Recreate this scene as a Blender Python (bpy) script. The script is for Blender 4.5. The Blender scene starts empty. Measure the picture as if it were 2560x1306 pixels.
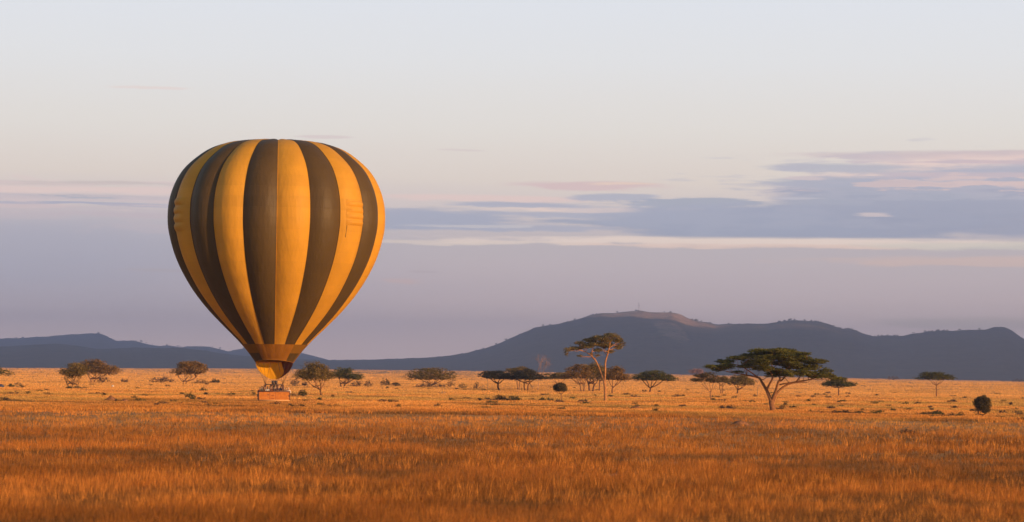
import bpy, math, random
import numpy as np
from mathutils import Vector, Matrix
R = math.radians
random.seed(7)
sc = bpy.context.scene
C = sc.collection
# ------------------------------------------------------------------ camera, light, exposure
F = 6022.0            # focal length in pixels of the 2560 px wide photograph
H = 4.5               # eye height, metres
PITCH = math.atan((926 - 653) / F)
ROLL = R(0.7)
cam = bpy.data.cameras.new("camera")
cam.sensor_width = 36
cam.lens = 36 * F / 2560
cam.clip_start = 0.5
cam.clip_end = 60000
cam.dof.use_dof = True
cam.dof.focus_distance = 300
cam.dof.aperture_fstop = 1.15
co = bpy.data.objects.new("camera", cam)
C.objects.link(co)
RM = Matrix.Rotation(R(90) + PITCH, 3, 'X') @ Matrix.Rotation(ROLL, 3, 'Z')
co.matrix_world = Matrix.Translation((0, 0, H)) @ RM.to_4x4()
sc.camera = co
sc.view_settings.view_transform = 'Standard'
sc.view_settings.look = 'None'
sc.view_settings.exposure = 0.36
sc.view_settings.gamma = 1
SUN_EL, SUN_AZ = R(9), R(125)      # azimuth clockwise from the viewing direction (+Y)
sd = Vector((math.sin(SUN_AZ) * math.cos(SUN_EL), math.cos(SUN_AZ) * math.cos(SUN_EL), math.sin(SUN_EL)))
sl = bpy.data.lights.new("sun", 'SUN')
sl.energy = 5.0
sl.angle = R(0.5)
sl.color = (1.0, 0.58, 0.26)
so = bpy.data.objects.new("sun", sl)
C.objects.link(so)
so.rotation_euler = sd.to_track_quat('Z', 'Y').to_euler()

# node helper ---------------------------------------------------------------------------
class NT:
    def __init__(s, tree):
        s.t = tree
    def n(s, typ, **kw):
        nd = s.t.nodes.new(typ)
        for k, v in kw.items():
            setattr(nd, k, v)
        return nd
    def put(s, sock, v):
        if isinstance(v, (int, float)):
            sock.default_value = v
        elif isinstance(v, (tuple, list)):
            sock.default_value = tuple(v) if len(v) == len(sock.default_value) else tuple(v) + (1,)
        else:
            s.t.links.new(v, sock)
    def m(s, op, a, b=0.0, c=None, clamp=False):
        nd = s.n('ShaderNodeMath', operation=op, use_clamp=clamp)
        s.put(nd.inputs[0], a); s.put(nd.inputs[1], b)
        if c is not None: s.put(nd.inputs[2], c)
        return nd.outputs[0]
    def mix(s, f, a, b, mode='MIX'):
        nd = s.n('ShaderNodeMix', data_type='RGBA', blend_type=mode)
        s.put(nd.inputs[0], f); s.put(nd.inputs[6], a); s.put(nd.inputs[7], b)
        return nd.outputs[2]
    def ss(s, v, lo, hi, a=0.0, b=1.0):
        nd = s.n('ShaderNodeMapRange', interpolation_type='SMOOTHSTEP')
        s.put(nd.inputs[0], v)
        for i, q in enumerate((lo, hi, a, b)): s.put(nd.inputs[i + 1], q)
        return nd.outputs[0]
    def noise(s, vec, scale, detail=3, rough=0.5):
        nd = s.n('ShaderNodeTexNoise')
        s.put(nd.inputs['Vector'], vec)
        nd.inputs['Scale'].default_value = scale
        nd.inputs['Detail'].default_value = detail
        nd.inputs['Roughness'].default_value = rough
        return nd.outputs[0]
    def comb(s, x, y, z):
        nd = s.n('ShaderNodeCombineXYZ')
        for i, q in enumerate((x, y, z)): s.put(nd.inputs[i], q)
        return nd.outputs[0]
    def ramp(s, f, stops, interp='LINEAR'):
        nd = s.n('ShaderNodeValToRGB')
        cr = nd.color_ramp; cr.interpolation = interp
        while len(cr.elements) < len(stops): cr.elements.new(0.5)
        for e, (p, c) in zip(cr.elements, stops):
            e.position = p; e.color = tuple(c) + (1,)
        s.put(nd.inputs[0], f)
        return nd.outputs[0]

def lin(r, g, b):
    f = lambda c: c / 255 / 12.92 if c <= 10 else ((c / 255 + 0.055) / 1.055) ** 2.4
    return (f(r), f(g), f(b))

# world: physical sky overhead, low banks of cloud near the horizon ------------------------
w = bpy.data.worlds.new("World"); sc.world = w; w.use_nodes = True
w.node_tree.nodes.clear()
N = NT(w.node_tree)
sky = N.n('ShaderNodeTexSky', sky_type='NISHITA', sun_disc=False)
sky.sun_elevation = SUN_EL; sky.sun_rotation = SUN_AZ
tc = N.n('ShaderNodeTexCoord').outputs['Generated']
sx = N.n('ShaderNodeSeparateXYZ'); N.put(sx.inputs[0], tc)
azi = N.m('ARCTAN2', sx.outputs[0], sx.outputs[1])
ele = N.m('ARCSINE', sx.outputs[2])
U = N.m('MULTIPLY_ADD', azi, F, 1280)                   # sky angles in units of 1/6022 rad
V = N.m('MULTIPLY_ADD', ele, -F, 926)
# gentle streaky warp
uv = N.comb(N.m('DIVIDE', U, 420), N.m('DIVIDE', V, 34), 0)
n1 = N.m('SUBTRACT', N.noise(uv, 1.0, 5, 0.55), 0.5)
n2 = N.m('SUBTRACT', N.noise(N.comb(N.m('DIVIDE', U, 900), N.m('DIVIDE', V, 90), 3.3), 1.0, 4, 0.5), 0.5)
n3 = N.m('SUBTRACT', N.noise(N.comb(N.m('DIVIDE', U, 130), N.m('DIVIDE', V, 26), 7.7), 1.0, 6, 0.6), 0.5)
Vw = N.m('ADD', V, N.m('ADD', N.m('MULTIPLY', n1, 16), N.m('MULTIPLY', n2, 30)))
Vw = N.m('ADD', Vw, N.m('MULTIPLY', n3, 12))
Uw = N.m('ADD', U, N.m('MULTIPLY', n2, 260))
base = N.ramp(N.m('DIVIDE', Vw, 940), [
    (0.0, lin(217, 221, 227)), (0.16, lin(221, 222, 223)), (0.34, lin(224, 219, 212)),
    (0.48, lin(224, 212, 201)), (0.54, lin(216, 203, 198)), (0.66, lin(200, 189, 190)),
    (0.76, lin(212, 194, 193)), (0.93, lin(246, 214, 203)), (1.0, lin(252, 219, 205))])
# left part turns blue-grey sooner
lf = N.m('MULTIPLY', N.ss(Uw, 1250, 100), N.m('MULTIPLY', N.ss(Vw, 515, 610), N.ss(Vw, 900, 650)))
col = N.mix(N.m('MULTIPLY', lf, 0.75), base, lin(176, 176, 190))
n4 = N.m('SUBTRACT', N.noise(N.comb(N.m('DIVIDE', U, 150), N.m('DIVIDE', V, 9), 5.1), 1.0, 5, 0.6), 0.5)
ragn = N.m('ADD', n1, N.m('ADD', N.m('MULTIPLY', n3, 0.9), N.m('MULTIPLY', n4, 0.8)))
def blob(col, cx, cy, rx, ry, c, amt, soft=0.55, rag=0.5, hard=None):
    global N
    a = N.m('DIVIDE', N.m('SUBTRACT', Uw, cx), rx)
    b = N.m('DIVIDE', N.m('SUBTRACT', Vw if hard is None else V, cy), ry)
    d = N.m('SQRT', N.m('ADD', N.m('MULTIPLY', a, a), N.m('MULTIPLY', b, b)))
    d = N.m('ADD', d, N.m('MULTIPLY', ragn, rag * 1.25))
    k = N.m('MULTIPLY', N.ss(d, 1.0, 1.0 - soft), amt)
    if hard is not None:
        k = N.m('MULTIPLY', k, N.ss(N.m('ADD', V, N.m('MULTIPLY', n1, 8)), hard + 4, hard - 3))
    return N.mix(k, col, c)
cream, pink = lin(232, 214, 200), lin(231, 205, 197)
grey, dgrey = lin(176, 178, 193), lin(161, 167, 186)
col = blob(col, 1850, 602, 850, 17, lin(246, 224, 208), 0.9, rag=0.9)
col = blob(col, 1900, 612, 500, 9, lin(236, 206, 190), 0.7, rag=0.9)
col = blob(col, 2450, 607, 330, 14, lin(218, 210, 196), 0.7, rag=0.6)
col = blob(col, 2380, 642, 420, 16, lin(222, 195, 184), 0.85, rag=0.8)
col = blob(col, 2400, 795, 330, 20, lin(205, 188, 178), 0.6)
col = blob(col, 200, 480, 560, 7, lin(204, 190, 186), 0.8, rag=1.0)
col = blob(col, 150, 494, 600, 11, lin(233, 208, 198), 0.95, rag=0.8)
col = blob(col, 60, 512, 620, 11, lin(168, 173, 186), 0.95, rag=0.7)
col = blob(col, 150, 521, 560, 5, lin(206, 190, 194), 0.6, rag=1.2)
col = blob(col, 200, 531, 560, 8, lin(172, 174, 192), 0.9, rag=0.8)
col = blob(col, 60, 538, 300, 7, lin(222, 200, 196), 0.9, rag=0.8)
col = blob(col, 330, 556, 260, 9, lin(200, 186, 190), 0.8, rag=1.0)
col = blob(col, 400, 690, 140, 6, lin(190, 178, 180), 0.8, rag=0.8)
col = blob(col, 1180, 496, 330, 12, pink, 0.85, rag=0.7)
col = blob(col, 1260, 511, 230, 9, grey, 0.9, rag=0.7)
col = blob(col, 1420, 535, 460, 8, grey, 0.85, rag=0.7)
col = blob(col, 1050, 552, 330, 36, lin(170, 174, 191), 0.95, rag=0.75)
col = blob(col, 1340, 572, 280, 16, lin(176, 178, 193), 0.85, rag=0.9)
col = blob(col, 1250, 566, 240, 4, lin(214, 206, 204), 0.6, rag=1.2)
col = blob(col, 1130, 610, 360, 7, cream, 0.7, rag=0.9)
col = blob(col, 1480, 462, 250, 12, lin(217, 192, 190), 0.95, rag=0.5)
col = blob(col, 1560, 458, 120, 4, lin(234, 208, 190), 0.8, rag=0.6)
col = blob(col, 1540, 489, 120, 13, lin(172, 176, 192), 0.8, rag=1.1)
col = blob(col, 1520, 522, 380, 8, lin(236, 212, 200), 0.9, rag=0.7)
col = blob(col, 2560, 384, 720, 14, lin(205, 188, 190), 0.9, rag=0.35)
col = blob(col, 2560, 480, 680, 112, pink, 0.8, rag=0.25, soft=0.2, hard=592)
col = blob(col, 2600, 496, 690, 104, lin(176, 177, 191), 0.97, rag=0.25, soft=0.25, hard=589)
col = blob(col, 2170, 505, 300, 74, lin(166, 171, 187), 0.9, rag=0.35, soft=0.35, hard=589)
col = blob(col, 2060, 448, 230, 17, lin(166, 172, 188), 0.9, rag=0.6)
col = blob(col, 2130, 418, 230, 18, lin(178, 180, 192), 0.85, rag=0.6)
col = blob(col, 1760, 503, 230, 18, lin(160, 168, 185), 0.85, rag=1.1, soft=0.4)
col = blob(col, 1980, 554, 560, 56, dgrey, 0.97, rag=0.32, soft=0.3, hard=587)
col = blob(col, 1500, 556, 260, 12, lin(162, 168, 186), 0.9, rag=0.9)
col = blob(col, 2500, 400, 420, 6, lin(207, 186, 190), 0.9, rag=1.0)
col = blob(col, 2400, 431, 330, 9, lin(210, 188, 190), 0.8, rag=1.3)
col = blob(col, 2420, 452, 260, 10, lin(214, 188, 186), 0.8, rag=1.6)
col = blob(col, 2500, 540, 560, 60, lin(157, 161, 180), 0.7, rag=0.6, hard=588)
col = blob(col, 2480, 470, 200, 12, lin(158, 162, 182), 0.7, rag=1.2)
col = blob(col, 2300, 480, 480, 95, lin(186, 183, 195), 0.35, rag=2.2, soft=0.5, hard=586)
col = blob(col, 2400, 520, 520, 60, lin(158, 164, 183), 0.6, rag=2.2, soft=0.5, hard=588)
col = blob(col, 1750, 540, 420, 36, lin(176, 179, 194), 0.35, rag=2.2, soft=0.5, hard=586)
col = blob(col, 2480, 455, 330, 22, lin(226, 199, 192), 0.6, rag=2.4, soft=0.4)
col = blob(col, 200, 545, 560, 40, lin(201, 188, 192), 0.5, rag=2.2, soft=0.5)
col = blob(col, 150, 500, 560, 34, lin(226, 205, 200), 0.5, rag=2.2, soft=0.4)
col = blob(col, 2000, 492, 90, 6, lin(198, 194, 202), 0.7, rag=1.2)
col = blob(col, 1980, 438, 60, 5, lin(212, 196, 196), 0.8, rag=0.7)
col = blob(col, 2160, 530, 60, 8, lin(212, 198, 198), 0.9, rag=1.2)
col = blob(col, 990, 706, 75, 6, lin(218, 190, 184), 0.9, rag=0.6)
col = blob(col, 1060, 684, 60, 4, lin(195, 178, 178), 0.7, rag=0.6)
col = blob(col, 790, 348, 100, 5, lin(214, 199, 196), 0.8, rag=0.6)
col = blob(col, 1170, 380, 70, 4, lin(212, 198, 195), 0.6, rag=0.6)
col = blob(col, 350, 237, 140, 5, lin(224, 210, 204), 0.8, rag=0.6)
bg1 = N.n('ShaderNodeBackground'); N.put(bg1.inputs[0], col); bg1.inputs[1].default_value = 0.935
bg2 = N.n('ShaderNodeBackground'); N.put(bg2.inputs[0], sky.outputs[0]); bg2.inputs[1].default_value = 0.15
mx = N.n('ShaderNodeMixShader'); N.put(mx.inputs[0], N.ss(ele, R(9.5), R(17)))
N.put(mx.inputs[1], bg1.outputs[0]); N.put(mx.inputs[2], bg2.outputs[0])
wo = N.n('ShaderNodeOutputWorld'); N.put(wo.inputs[0], mx.outputs[0])

# ------------------------------------------------------------------ helpers
def ray(px, py):
    return RM @ Vector(((px - 1280) / F, -(py - 653) / F, -1.0))
def at(px, py, dist):
    d = ray(px, py)
    return Vector((0, 0, H)) + d * (dist / d.y)
def ground_pt(px, py):
    d = ray(px, py); t = -H / d.z
    return Vector((d.x * t, d.y * t, 0.0))
def smooth(a, b, x):
    t = np.clip((x - a) / (b - a), 0, 1)
    return t * t * (3 - 2 * t)
def vnoise(x, y, seed=0):
    xi = np.floor(x); yi = np.floor(y); fx = x - xi; fy = y - yi
    fx = fx * fx * (3 - 2 * fx); fy = fy * fy * (3 - 2 * fy)
    def h(a, b):
        v = np.sin(a * 127.1 + b * 311.7 + seed * 74.7) * 43758.5453
        return v - np.floor(v)
    return (h(xi, yi) * (1 - fx) + h(xi + 1, yi) * fx) * (1 - fy) + (h(xi, yi + 1) * (1 - fx) + h(xi + 1, yi + 1) * fx) * fy
def fbm(x, y, o=4, seed=0):
    s = 0; a = 0.5; n = 0
    for k in range(o):
        s = s + a * vnoise(x * 2 ** k, y * 2 ** k, seed + k * 3); n += a; a *= 0.5
    return s / n

MATS = {}
def mat(name, color, rough=0.8, spec=0.2, bump=None, vary=0.0, vscale=3.0, transl=0.0, attr=False, vec='Object', stretch=(1, 1, 1)):
    if name in MATS: return MATS[name]
    m = bpy.data.materials.new(name); m.use_nodes = True
    t = m.node_tree; t.nodes.clear(); n = NT(t)
    p = n.n('ShaderNodeBsdfPrincipled'); o = n.n('ShaderNodeOutputMaterial')
    p.inputs['Roughness'].default_value = rough
    p.inputs['Specular IOR Level'].default_value = spec
    c = color
    if attr:
        an = n.n('ShaderNodeAttribute', attribute_name='tint'); c = an.outputs['Color']
    cs = n.n('ShaderNodeTexCoord').outputs[vec]
    if stretch != (1, 1, 1):
        mp = n.n('ShaderNodeMapping'); mp.inputs['Scale'].default_value = stretch
        n.put(mp.inputs[0], cs); cs = mp.outputs[0]
    if vary:
        f = n.noise(cs, vscale, 5, 0.6)
        k = n.ss(f, 0.3, 0.7, 1 - vary, 1 + vary)
        kk = n.n('ShaderNodeVectorMath', operation='SCALE')
        n.put(kk.inputs[0], tuple(c) if isinstance(c, tuple) else c); n.put(kk.inputs['Scale'], k)
        c = kk.outputs[0]
    n.put(p.inputs['Base Color'], c)
    if bump:
        b = n.n('ShaderNodeBump'); b.inputs['Strength'].default_value = bump[1]; b.inputs['Distance'].default_value = bump[2]
        n.put(b.inputs['Height'], n.noise(cs, bump[0], 4, 0.6)); n.put(p.inputs['Normal'], b.outputs[0])
    out = p.outputs[0]
    if transl:
        tr = n.n('ShaderNodeBsdfTranslucent'); n.put(tr.inputs[0], c)
        ms = n.n('ShaderNodeMixShader'); ms.inputs[0].default_value = transl
        n.put(ms.inputs[1], out); n.put(ms.inputs[2], tr.outputs[0]); out = ms.outputs[0]
    n.put(o.inputs[0], out)
    MATS[name] = m
    return m

def link(name, me, m=None, parent=None):
    o = bpy.data.objects.new(name, me); C.objects.link(o)
    if m is not None: me.materials.append(m)
    if parent is not None: o.parent = parent
    return o
def tag(o, label=None, cat=None, group=None, kind=None):
    for k, v in (('label', label), ('category', cat), ('group', group), ('kind', kind)):
        if v: o[k] = v
    return o
def thing(name, loc, label, cat, group=None, rz=0):
    o = bpy.data.objects.new(name, None); C.objects.link(o)
    o.location = loc; o.rotation_euler.z = rz; o.empty_display_size = 0.3
    return tag(o, label, cat, group)
def trimesh(name, V, tint=None, k=3):
    """V: (n*k,3) array, every k vertices are one face"""
    n = len(V) // k
    me = bpy.data.meshes.new(name)
    me.vertices.add(len(V)); me.vertices.foreach_set('co', V.astype(np.float32).ravel())
    me.loops.add(len(V)); me.loops.foreach_set('vertex_index', np.arange(len(V), dtype=np.int32))
    me.polygons.add(n); me.polygons.foreach_set('loop_start', np.arange(0, len(V), k, dtype=np.int32))
    if tint is not None:
        a = me.attributes.new('tint', 'FLOAT_COLOR', 'POINT')
        c = np.ones((len(V), 4), np.float32); c[:, :3] = np.repeat(tint, k, axis=0)
        a.data.foreach_set('color', c.ravel())
    me.update(calc_edges=True)
    return me
def gridmesh(name, P, wrap=False, smoothf=True):
    """P: (rows, cols, 3)"""
    r, c = P.shape[:2]
    me = bpy.data.meshes.new(name)
    i = np.arange(r - 1)[:, None] * c; cc = c if wrap else c - 1
    j = np.arange(cc)[None, :]; j2 = (j + 1) % c
    q = np.stack([i + j, i + j2, i + c + j2, i + c + j], -1).reshape(-1, 4)
    me.vertices.add(r * c); me.vertices.foreach_set('co', P.astype(np.float32).ravel())
    me.loops.add(len(q) * 4); me.loops.foreach_set('vertex_index', q.astype(np.int32).ravel())
    me.polygons.add(len(q)); me.polygons.foreach_set('loop_start', np.arange(0, len(q) * 4, 4, dtype=np.int32))
    me.polygons.foreach_set('use_smooth', np.full(len(q), smoothf))
    me.update(calc_edges=True)
    return me
class MB:
    def __init__(s): s.v = []; s.f = []
    def tube(s, pts, rad, n=7, cap=True):
        pts = [Vector(p) for p in pts]; b = len(s.v)
        for i, p in enumerate(pts):
            d = (pts[min(i + 1, len(pts) - 1)] - pts[max(i - 1, 0)]).normalized()
            a = d.cross(Vector((0.3, 1, 0.1))).normalized(); c = d.cross(a)
            for k in range(n):
                t = 2 * math.pi * k / n
                s.v.append(p + (a * math.cos(t) + c * math.sin(t)) * rad[i])
        for i in range(len(pts) - 1):
            for k in range(n):
                s.f.append((b + i * n + k, b + i * n + (k + 1) % n, b + (i + 1) * n + (k + 1) % n, b + (i + 1) * n + k))
        if cap:
            s.f.append(tuple(b + k for k in range(n))[::-1]); e = b + (len(pts) - 1) * n
            s.f.append(tuple(e + k for k in range(n)))
        return s
    def box(s, c, d, rz=0, bev=0.0):
        b = len(s.v); cx, cy, cz = c; hx, hy, hz = d[0] / 2, d[1] / 2, d[2] / 2
        q = min(bev, hx, hy, hz)
        if q <= 0:
            ring = [(-hx, -hy), (hx, -hy), (hx, hy), (-hx, hy)]
            lv = [(-hz, ring), (hz, ring)]
        else:
            r0 = [(-hx + q, -hy), (hx - q, -hy), (hx, -hy + q), (hx, hy - q), (hx - q, hy), (-hx + q, hy), (-hx, hy - q), (-hx, -hy + q)]
            r1 = [(x * (1 - q / hx), y * (1 - q / hy)) for x, y in r0]
            lv = [(-hz, r1), (-hz + q, r0), (hz - q, r0), (hz, r1)]
        n = len(lv[0][1])
        for z, rg in lv:
            for x, y in rg:
                s.v.append(Vector((cx + x * math.cos(rz) - y * math.sin(rz), cy + x * math.sin(rz) + y * math.cos(rz), cz + z)))
        for i in range(len(lv) - 1):
            for k in range(n):
                s.f.append((b + i * n + k, b + i * n + (k + 1) % n, b + (i + 1) * n + (k + 1) % n, b + (i + 1) * n + k))
        s.f.append(tuple(b + k for k in range(n))[::-1]); e = b + (len(lv) - 1) * n
        s.f.append(tuple(e + k for k in range(n)))
        return s
    def build(s, name, m, parent=None, smoothf=True):
        me = bpy.data.meshes.new(name); me.from_pydata([tuple(v) for v in s.v], [], s.f)
        if smoothf: me.polygons.foreach_set('use_smooth', [True] * len(me.polygons))
        return link(name, me, m, parent)

# ------------------------------------------------------------------ ground
AZN = np.array([(x - 1280) / F for x in (-900, 0, 640, 1180, 1690, 2180, 2560, 3400)])
CRY = np.array([917, 920, 922.5, 928, 937, 947, 953.5, 966])       # skyline of the plain
TRY = 926 + AZN * F * math.tan(ROLL)
CRZ = H - (CRY - TRY) / F * 3500                                    # height of the far crest
def gz(x, y):
    r = np.hypot(x, y); a = np.arctan2(x, y)
    z = np.interp(a, AZN, CRZ) * smooth(1100, 3450, r)
    z = z + (fbm(x / 260, y / 260, 3, 5) - 0.5) * 0.5 * smooth(650, 1100, r) * (1 - smooth(2600, 3300, r))
    return z - 33 * smooth(3560, 5200, r)
xs = np.concatenate([np.arange(-10000, -2500, 750), np.arange(-2500, -200, 60), np.arange(-200, 200, 10), np.arange(200, 2500, 60), np.arange(2500, 10001, 750)])
ys = np.concatenate([np.arange(-3000, -200, 400), np.arange(-200, 700, 20), np.arange(700, 5600, 45), np.arange(5600, 15001, 700)])
X, Y = np.meshgrid(xs, ys)
P = np.stack([X, Y, gz(X, Y)], -1)
g = bpy.data.materials.new('dry_soil'); g.use_nodes = True
t = g.node_tree; n = NT(t); p = t.nodes['Principled BSDF']
tcg = n.n('ShaderNodeTexCoord').outputs['Object']
f1 = n.noise(tcg, 0.02, 5, 0.6); f2 = n.noise(tcg, 0.9, 5, 0.65)
cc = n.mix(n.ss(f1, 0.35, 0.65), (0.42, 0.22, 0.085), (0.50, 0.29, 0.12))
cc = n.mix(n.ss(f2, 0.35, 0.7, 0, 0.5), cc, (0.26, 0.13, 0.05))
n.put(p.inputs['Base Color'], cc); p.inputs['Roughness'].default_value = 0.95; p.inputs['Specular IOR Level'].default_value = 0.05
b = n.n('ShaderNodeBump'); b.inputs['Strength'].default_value = 0.8; b.inputs['Distance'].default_value = 0.25
n.put(b.inputs['Height'], n.noise(tcg, 2.2, 5, 0.7)); n.put(p.inputs['Normal'], b.outputs[0])
tag(link('ground', gridmesh('ground', P), g), kind='structure')

# ------------------------------------------------------------------ hills
def hill(name, pts, rfoot, rcrest, amp, seed, m, zfoot=-36, x0=None, x1=None, expo=0.75):
    px = np.array([q[0] for q in pts], float); py = np.array([q[1] for q in pts], float)
    cols = np.linspace(px[0], px[-1], 1100); prof = np.interp(cols, px, py)
    k = np.hanning(9); k /= k.sum()
    prof = np.convolve(np.pad(prof, 4, mode='edge'), k, 'valid')
    az = (cols - 1280) / F
    tr = 926 + az * F * math.tan(ROLL)
    el = (tr - prof) / F
    ts = np.concatenate([np.linspace(0, 1, 70), np.linspace(1.02, 1.6, 16)])
    T, A = np.meshgrid(ts, az, indexing='ij')
    E = np.interp(A, az, el)
    r = rfoot + (rcrest - rfoot) * T
    mx_, my_ = r * np.tan(A), r
    nz = fbm(mx_ / 900 + 40, my_ / 900, 4, seed) - 0.5
    nz2 = fbm(mx_ / 240 + 40, my_ / 240, 3, seed + 11) - 0.5
    S = np.clip(T, 0, 1) ** expo
    S = np.where(T > 1, 1 - (T - 1) * 1.4, S)
    win = np.clip(T, 0, 1) * (1 - np.clip(T, 0, 1)) * 4
    zc = H + E * rcrest
    z = zfoot + (zc - zfoot) * (S + nz * amp * win + nz2 * amp * 0.25 * win)
    z += (fbm(mx_ / 40 + 300, my_ / 60, 3, seed + 3) - 0.5) * 6 * np.clip(T * 3, 0, 1)
    rr = r / np.cos(A)
    P = np.stack([r * np.tan(A), r, z], -1)
    return tag(link(name, gridmesh(name, P), m), kind='structure')
def hillmat(name, c1, c2, rock=None):
    m = bpy.data.materials.new(name); m.use_nodes = True
    t = m.node_tree; n = NT(t); p = t.nodes['Principled BSDF']
    v = n.n('ShaderNodeNewGeometry').outputs['Position']
    f = n.noise(v, 0.006, 6, 0.7); f3 = n.noise(v, 0.035, 4, 0.7)
    c = n.mix(n.ss(f, 0.35, 0.65), c1, c2)
    c = n.mix(n.ss(f3, 0.5, 0.62, 0, 0.6), c, tuple(q * 0.4 for q in c1))
    if rock:  # sunlight on the summit painted in as a paler, warmer colour
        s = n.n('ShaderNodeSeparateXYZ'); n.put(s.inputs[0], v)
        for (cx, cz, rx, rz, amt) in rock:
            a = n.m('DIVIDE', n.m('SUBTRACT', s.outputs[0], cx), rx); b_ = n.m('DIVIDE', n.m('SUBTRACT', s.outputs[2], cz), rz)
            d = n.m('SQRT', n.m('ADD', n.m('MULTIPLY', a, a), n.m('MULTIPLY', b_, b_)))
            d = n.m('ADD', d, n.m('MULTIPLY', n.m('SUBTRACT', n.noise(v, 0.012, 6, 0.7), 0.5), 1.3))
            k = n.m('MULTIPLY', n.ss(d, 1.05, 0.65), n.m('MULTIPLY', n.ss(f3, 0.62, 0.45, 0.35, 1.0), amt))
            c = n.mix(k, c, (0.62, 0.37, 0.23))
    bb = n.n('ShaderNodeBump'); bb.inputs['Strength'].default_value = 1.0; bb.inputs['Distance'].default_value = 14
    n.put(bb.inputs['Height'], n.noise(v, 0.022, 6, 0.72)); n.put(p.inputs['Normal'], bb.outputs[0])
    c = n.mix(n.ss(n.noise(v, 0.05, 4, 0.7), 0.5, 0.6, 0, 0.45), c, (0.06, 0.055, 0.04))
    n.put(p.inputs['Base Color'], c); p.inputs['Roughness'].default_value = 1; p.inputs['Specular IOR Level'].default_value = 0.02
    return m
RIDGE = [(700, 903), (760, 899), (830, 901), (900, 900), (1000, 898), (1080, 894), (1130, 890), (1160, 884), (1190, 878), (1220, 870), (1250, 858), (1280, 845),
         (1310, 832), (1340, 820), (1370, 813), (1400, 810), (1450, 797), (1480, 788), (1500, 784), (1560, 781), (1590, 778), (1610, 778), (1625, 781), (1680, 781), (1700, 786),
         (1720, 796), (1740, 802), (1770, 806), (1790, 812), (1850, 810), (1920, 810), (1950, 804), (1985, 800), (2050, 805), (2080, 815), (2100, 822), (2130, 824), (2150, 833), (2180, 841),
         (2215, 839), (2250, 841), (2280, 833), (2330, 829), (2380, 826), (2450, 824), (2475, 817), (2495, 818), (2515, 828), (2540, 846), (2570, 858), (2650, 872), (2800, 868), (3100, 890), (3500, 915)]
LEFTB = [(-900, 880), (-400, 860), (-100, 852), (0, 848), (70, 846), (130, 842), (160, 839), (200, 837), (240, 834), (262, 834), (280, 841), (303, 853), (345, 852), (365, 857), (385, 862), (410, 866), (430, 864),
         (460, 869), (490, 866), (530, 867), (550, 872), (577, 879), (600, 874), (640, 866), (690, 866), (740, 877), (770, 886), (800, 893), (830, 901), (900, 908)]
LEFTF = [(-900, 900), (-300, 878), (0, 869), (50, 866), (120, 861), (160, 860), (210, 865), (250, 872), (290, 873), (340, 869), (400, 870), (470, 872), (520, 877),
         (560, 884), (600, 889), (650, 893), (700, 899), (760, 903), (850, 911), (1000, 920)]
def hx(px, d): return at(px, 800, d).x
HM = hillmat('hill_scrub', (0.055, 0.060, 0.045), (0.090, 0.078, 0.060))
summit = [(hx(1630, 8400), 205, 190, 26, 0.9), (hx(1500, 8400), 203, 130, 16, 0.75), (hx(1740, 8400), 178, 140, 26, 0.75), (hx(1640, 8000), 128, 50, 42, 0.4), (hx(1960, 8200), 158, 120, 20, 0.18)]  # where the painted sunlit patches lie on the crest
HM2 = hillmat('hill_scrub_sunlit', (0.055, 0.060, 0.045), (0.090, 0.078, 0.060), summit)
hill('hills', LEFTB, 9000, 12500, 0.18, 2, HM)
hill('low_hills', LEFTF, 5200, 7600, 0.10, 9, HM)
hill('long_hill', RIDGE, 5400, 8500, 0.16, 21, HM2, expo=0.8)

# unseen low cloud, added sunward to shade the hills, with gaps for sunlit patches
AL = 1500.0
shift = Vector((sd.x, sd.y)) * (AL / sd.z)
k1 = (AL - 195) / AL; k2 = (AL - 130) / AL
hole = [(at(1640, 790, 8300).x + shift.x * k1, 8250 + shift.y * k1, 230, 330), (at(1640, 850, 7900).x + shift.x * k2, 7850 + shift.y * k2, 20, 300), (at(1990, 820, 8200).x + shift.x * k2, 8200 + shift.y * k2, 70, 120)]
rc = random.Random(4); cv = []; cf_ = []
ua, ub = np.meshgrid(np.linspace(0, np.pi, 9), np.linspace(0, 2 * np.pi, 14, endpoint=False), indexing='ij')
for gx in np.arange(-4600, 3900, 330):
    for gy in np.arange(4700, 14200, 330):
        x_ = gx + shift.x + rc.uniform(-90, 90); y_ = gy + shift.y + rc.uniform(-90, 90); q_ = rc.uniform(250, 330)
        if any(((x_ - h_[0]) / (h_[2] + q_)) ** 2 + ((y_ - h_[1]) / (h_[3] + q_)) ** 2 < 1 for h_ in hole): continue
        kk = q_ * (0.8 + 0.4 * fbm(np.cos(ub) * 2 + ua + gx, np.sin(ub) * 2 + gy, 2, 5))
        pp = np.stack([x_ + np.sin(ua) * np.cos(ub) * kk, y_ + np.sin(ua) * np.sin(ub) * kk, AL + np.cos(ua) * kk * 0.12 + rc.uniform(-8, 8)], -1)
        b0 = len(cv) ; cv += pp.reshape(-1, 3).tolist()
        for i in range(8):
            for j in range(14):
                cf_.append((b0 + i * 14 + j, b0 + (i + 1) * 14 + j, b0 + (i + 1) * 14 + (j + 1) % 14, b0 + i * 14 + (j + 1) % 14))
me = bpy.data.meshes.new('shade_cloud'); me.from_pydata(cv, [], cf_); me.polygons.foreach_set('use_smooth', [True] * len(me.polygons))
tag(link('shade_cloud', me, mat('cloud_white', (0.8, 0.8, 0.8), rough=1, spec=0)), kind='structure')

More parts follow.
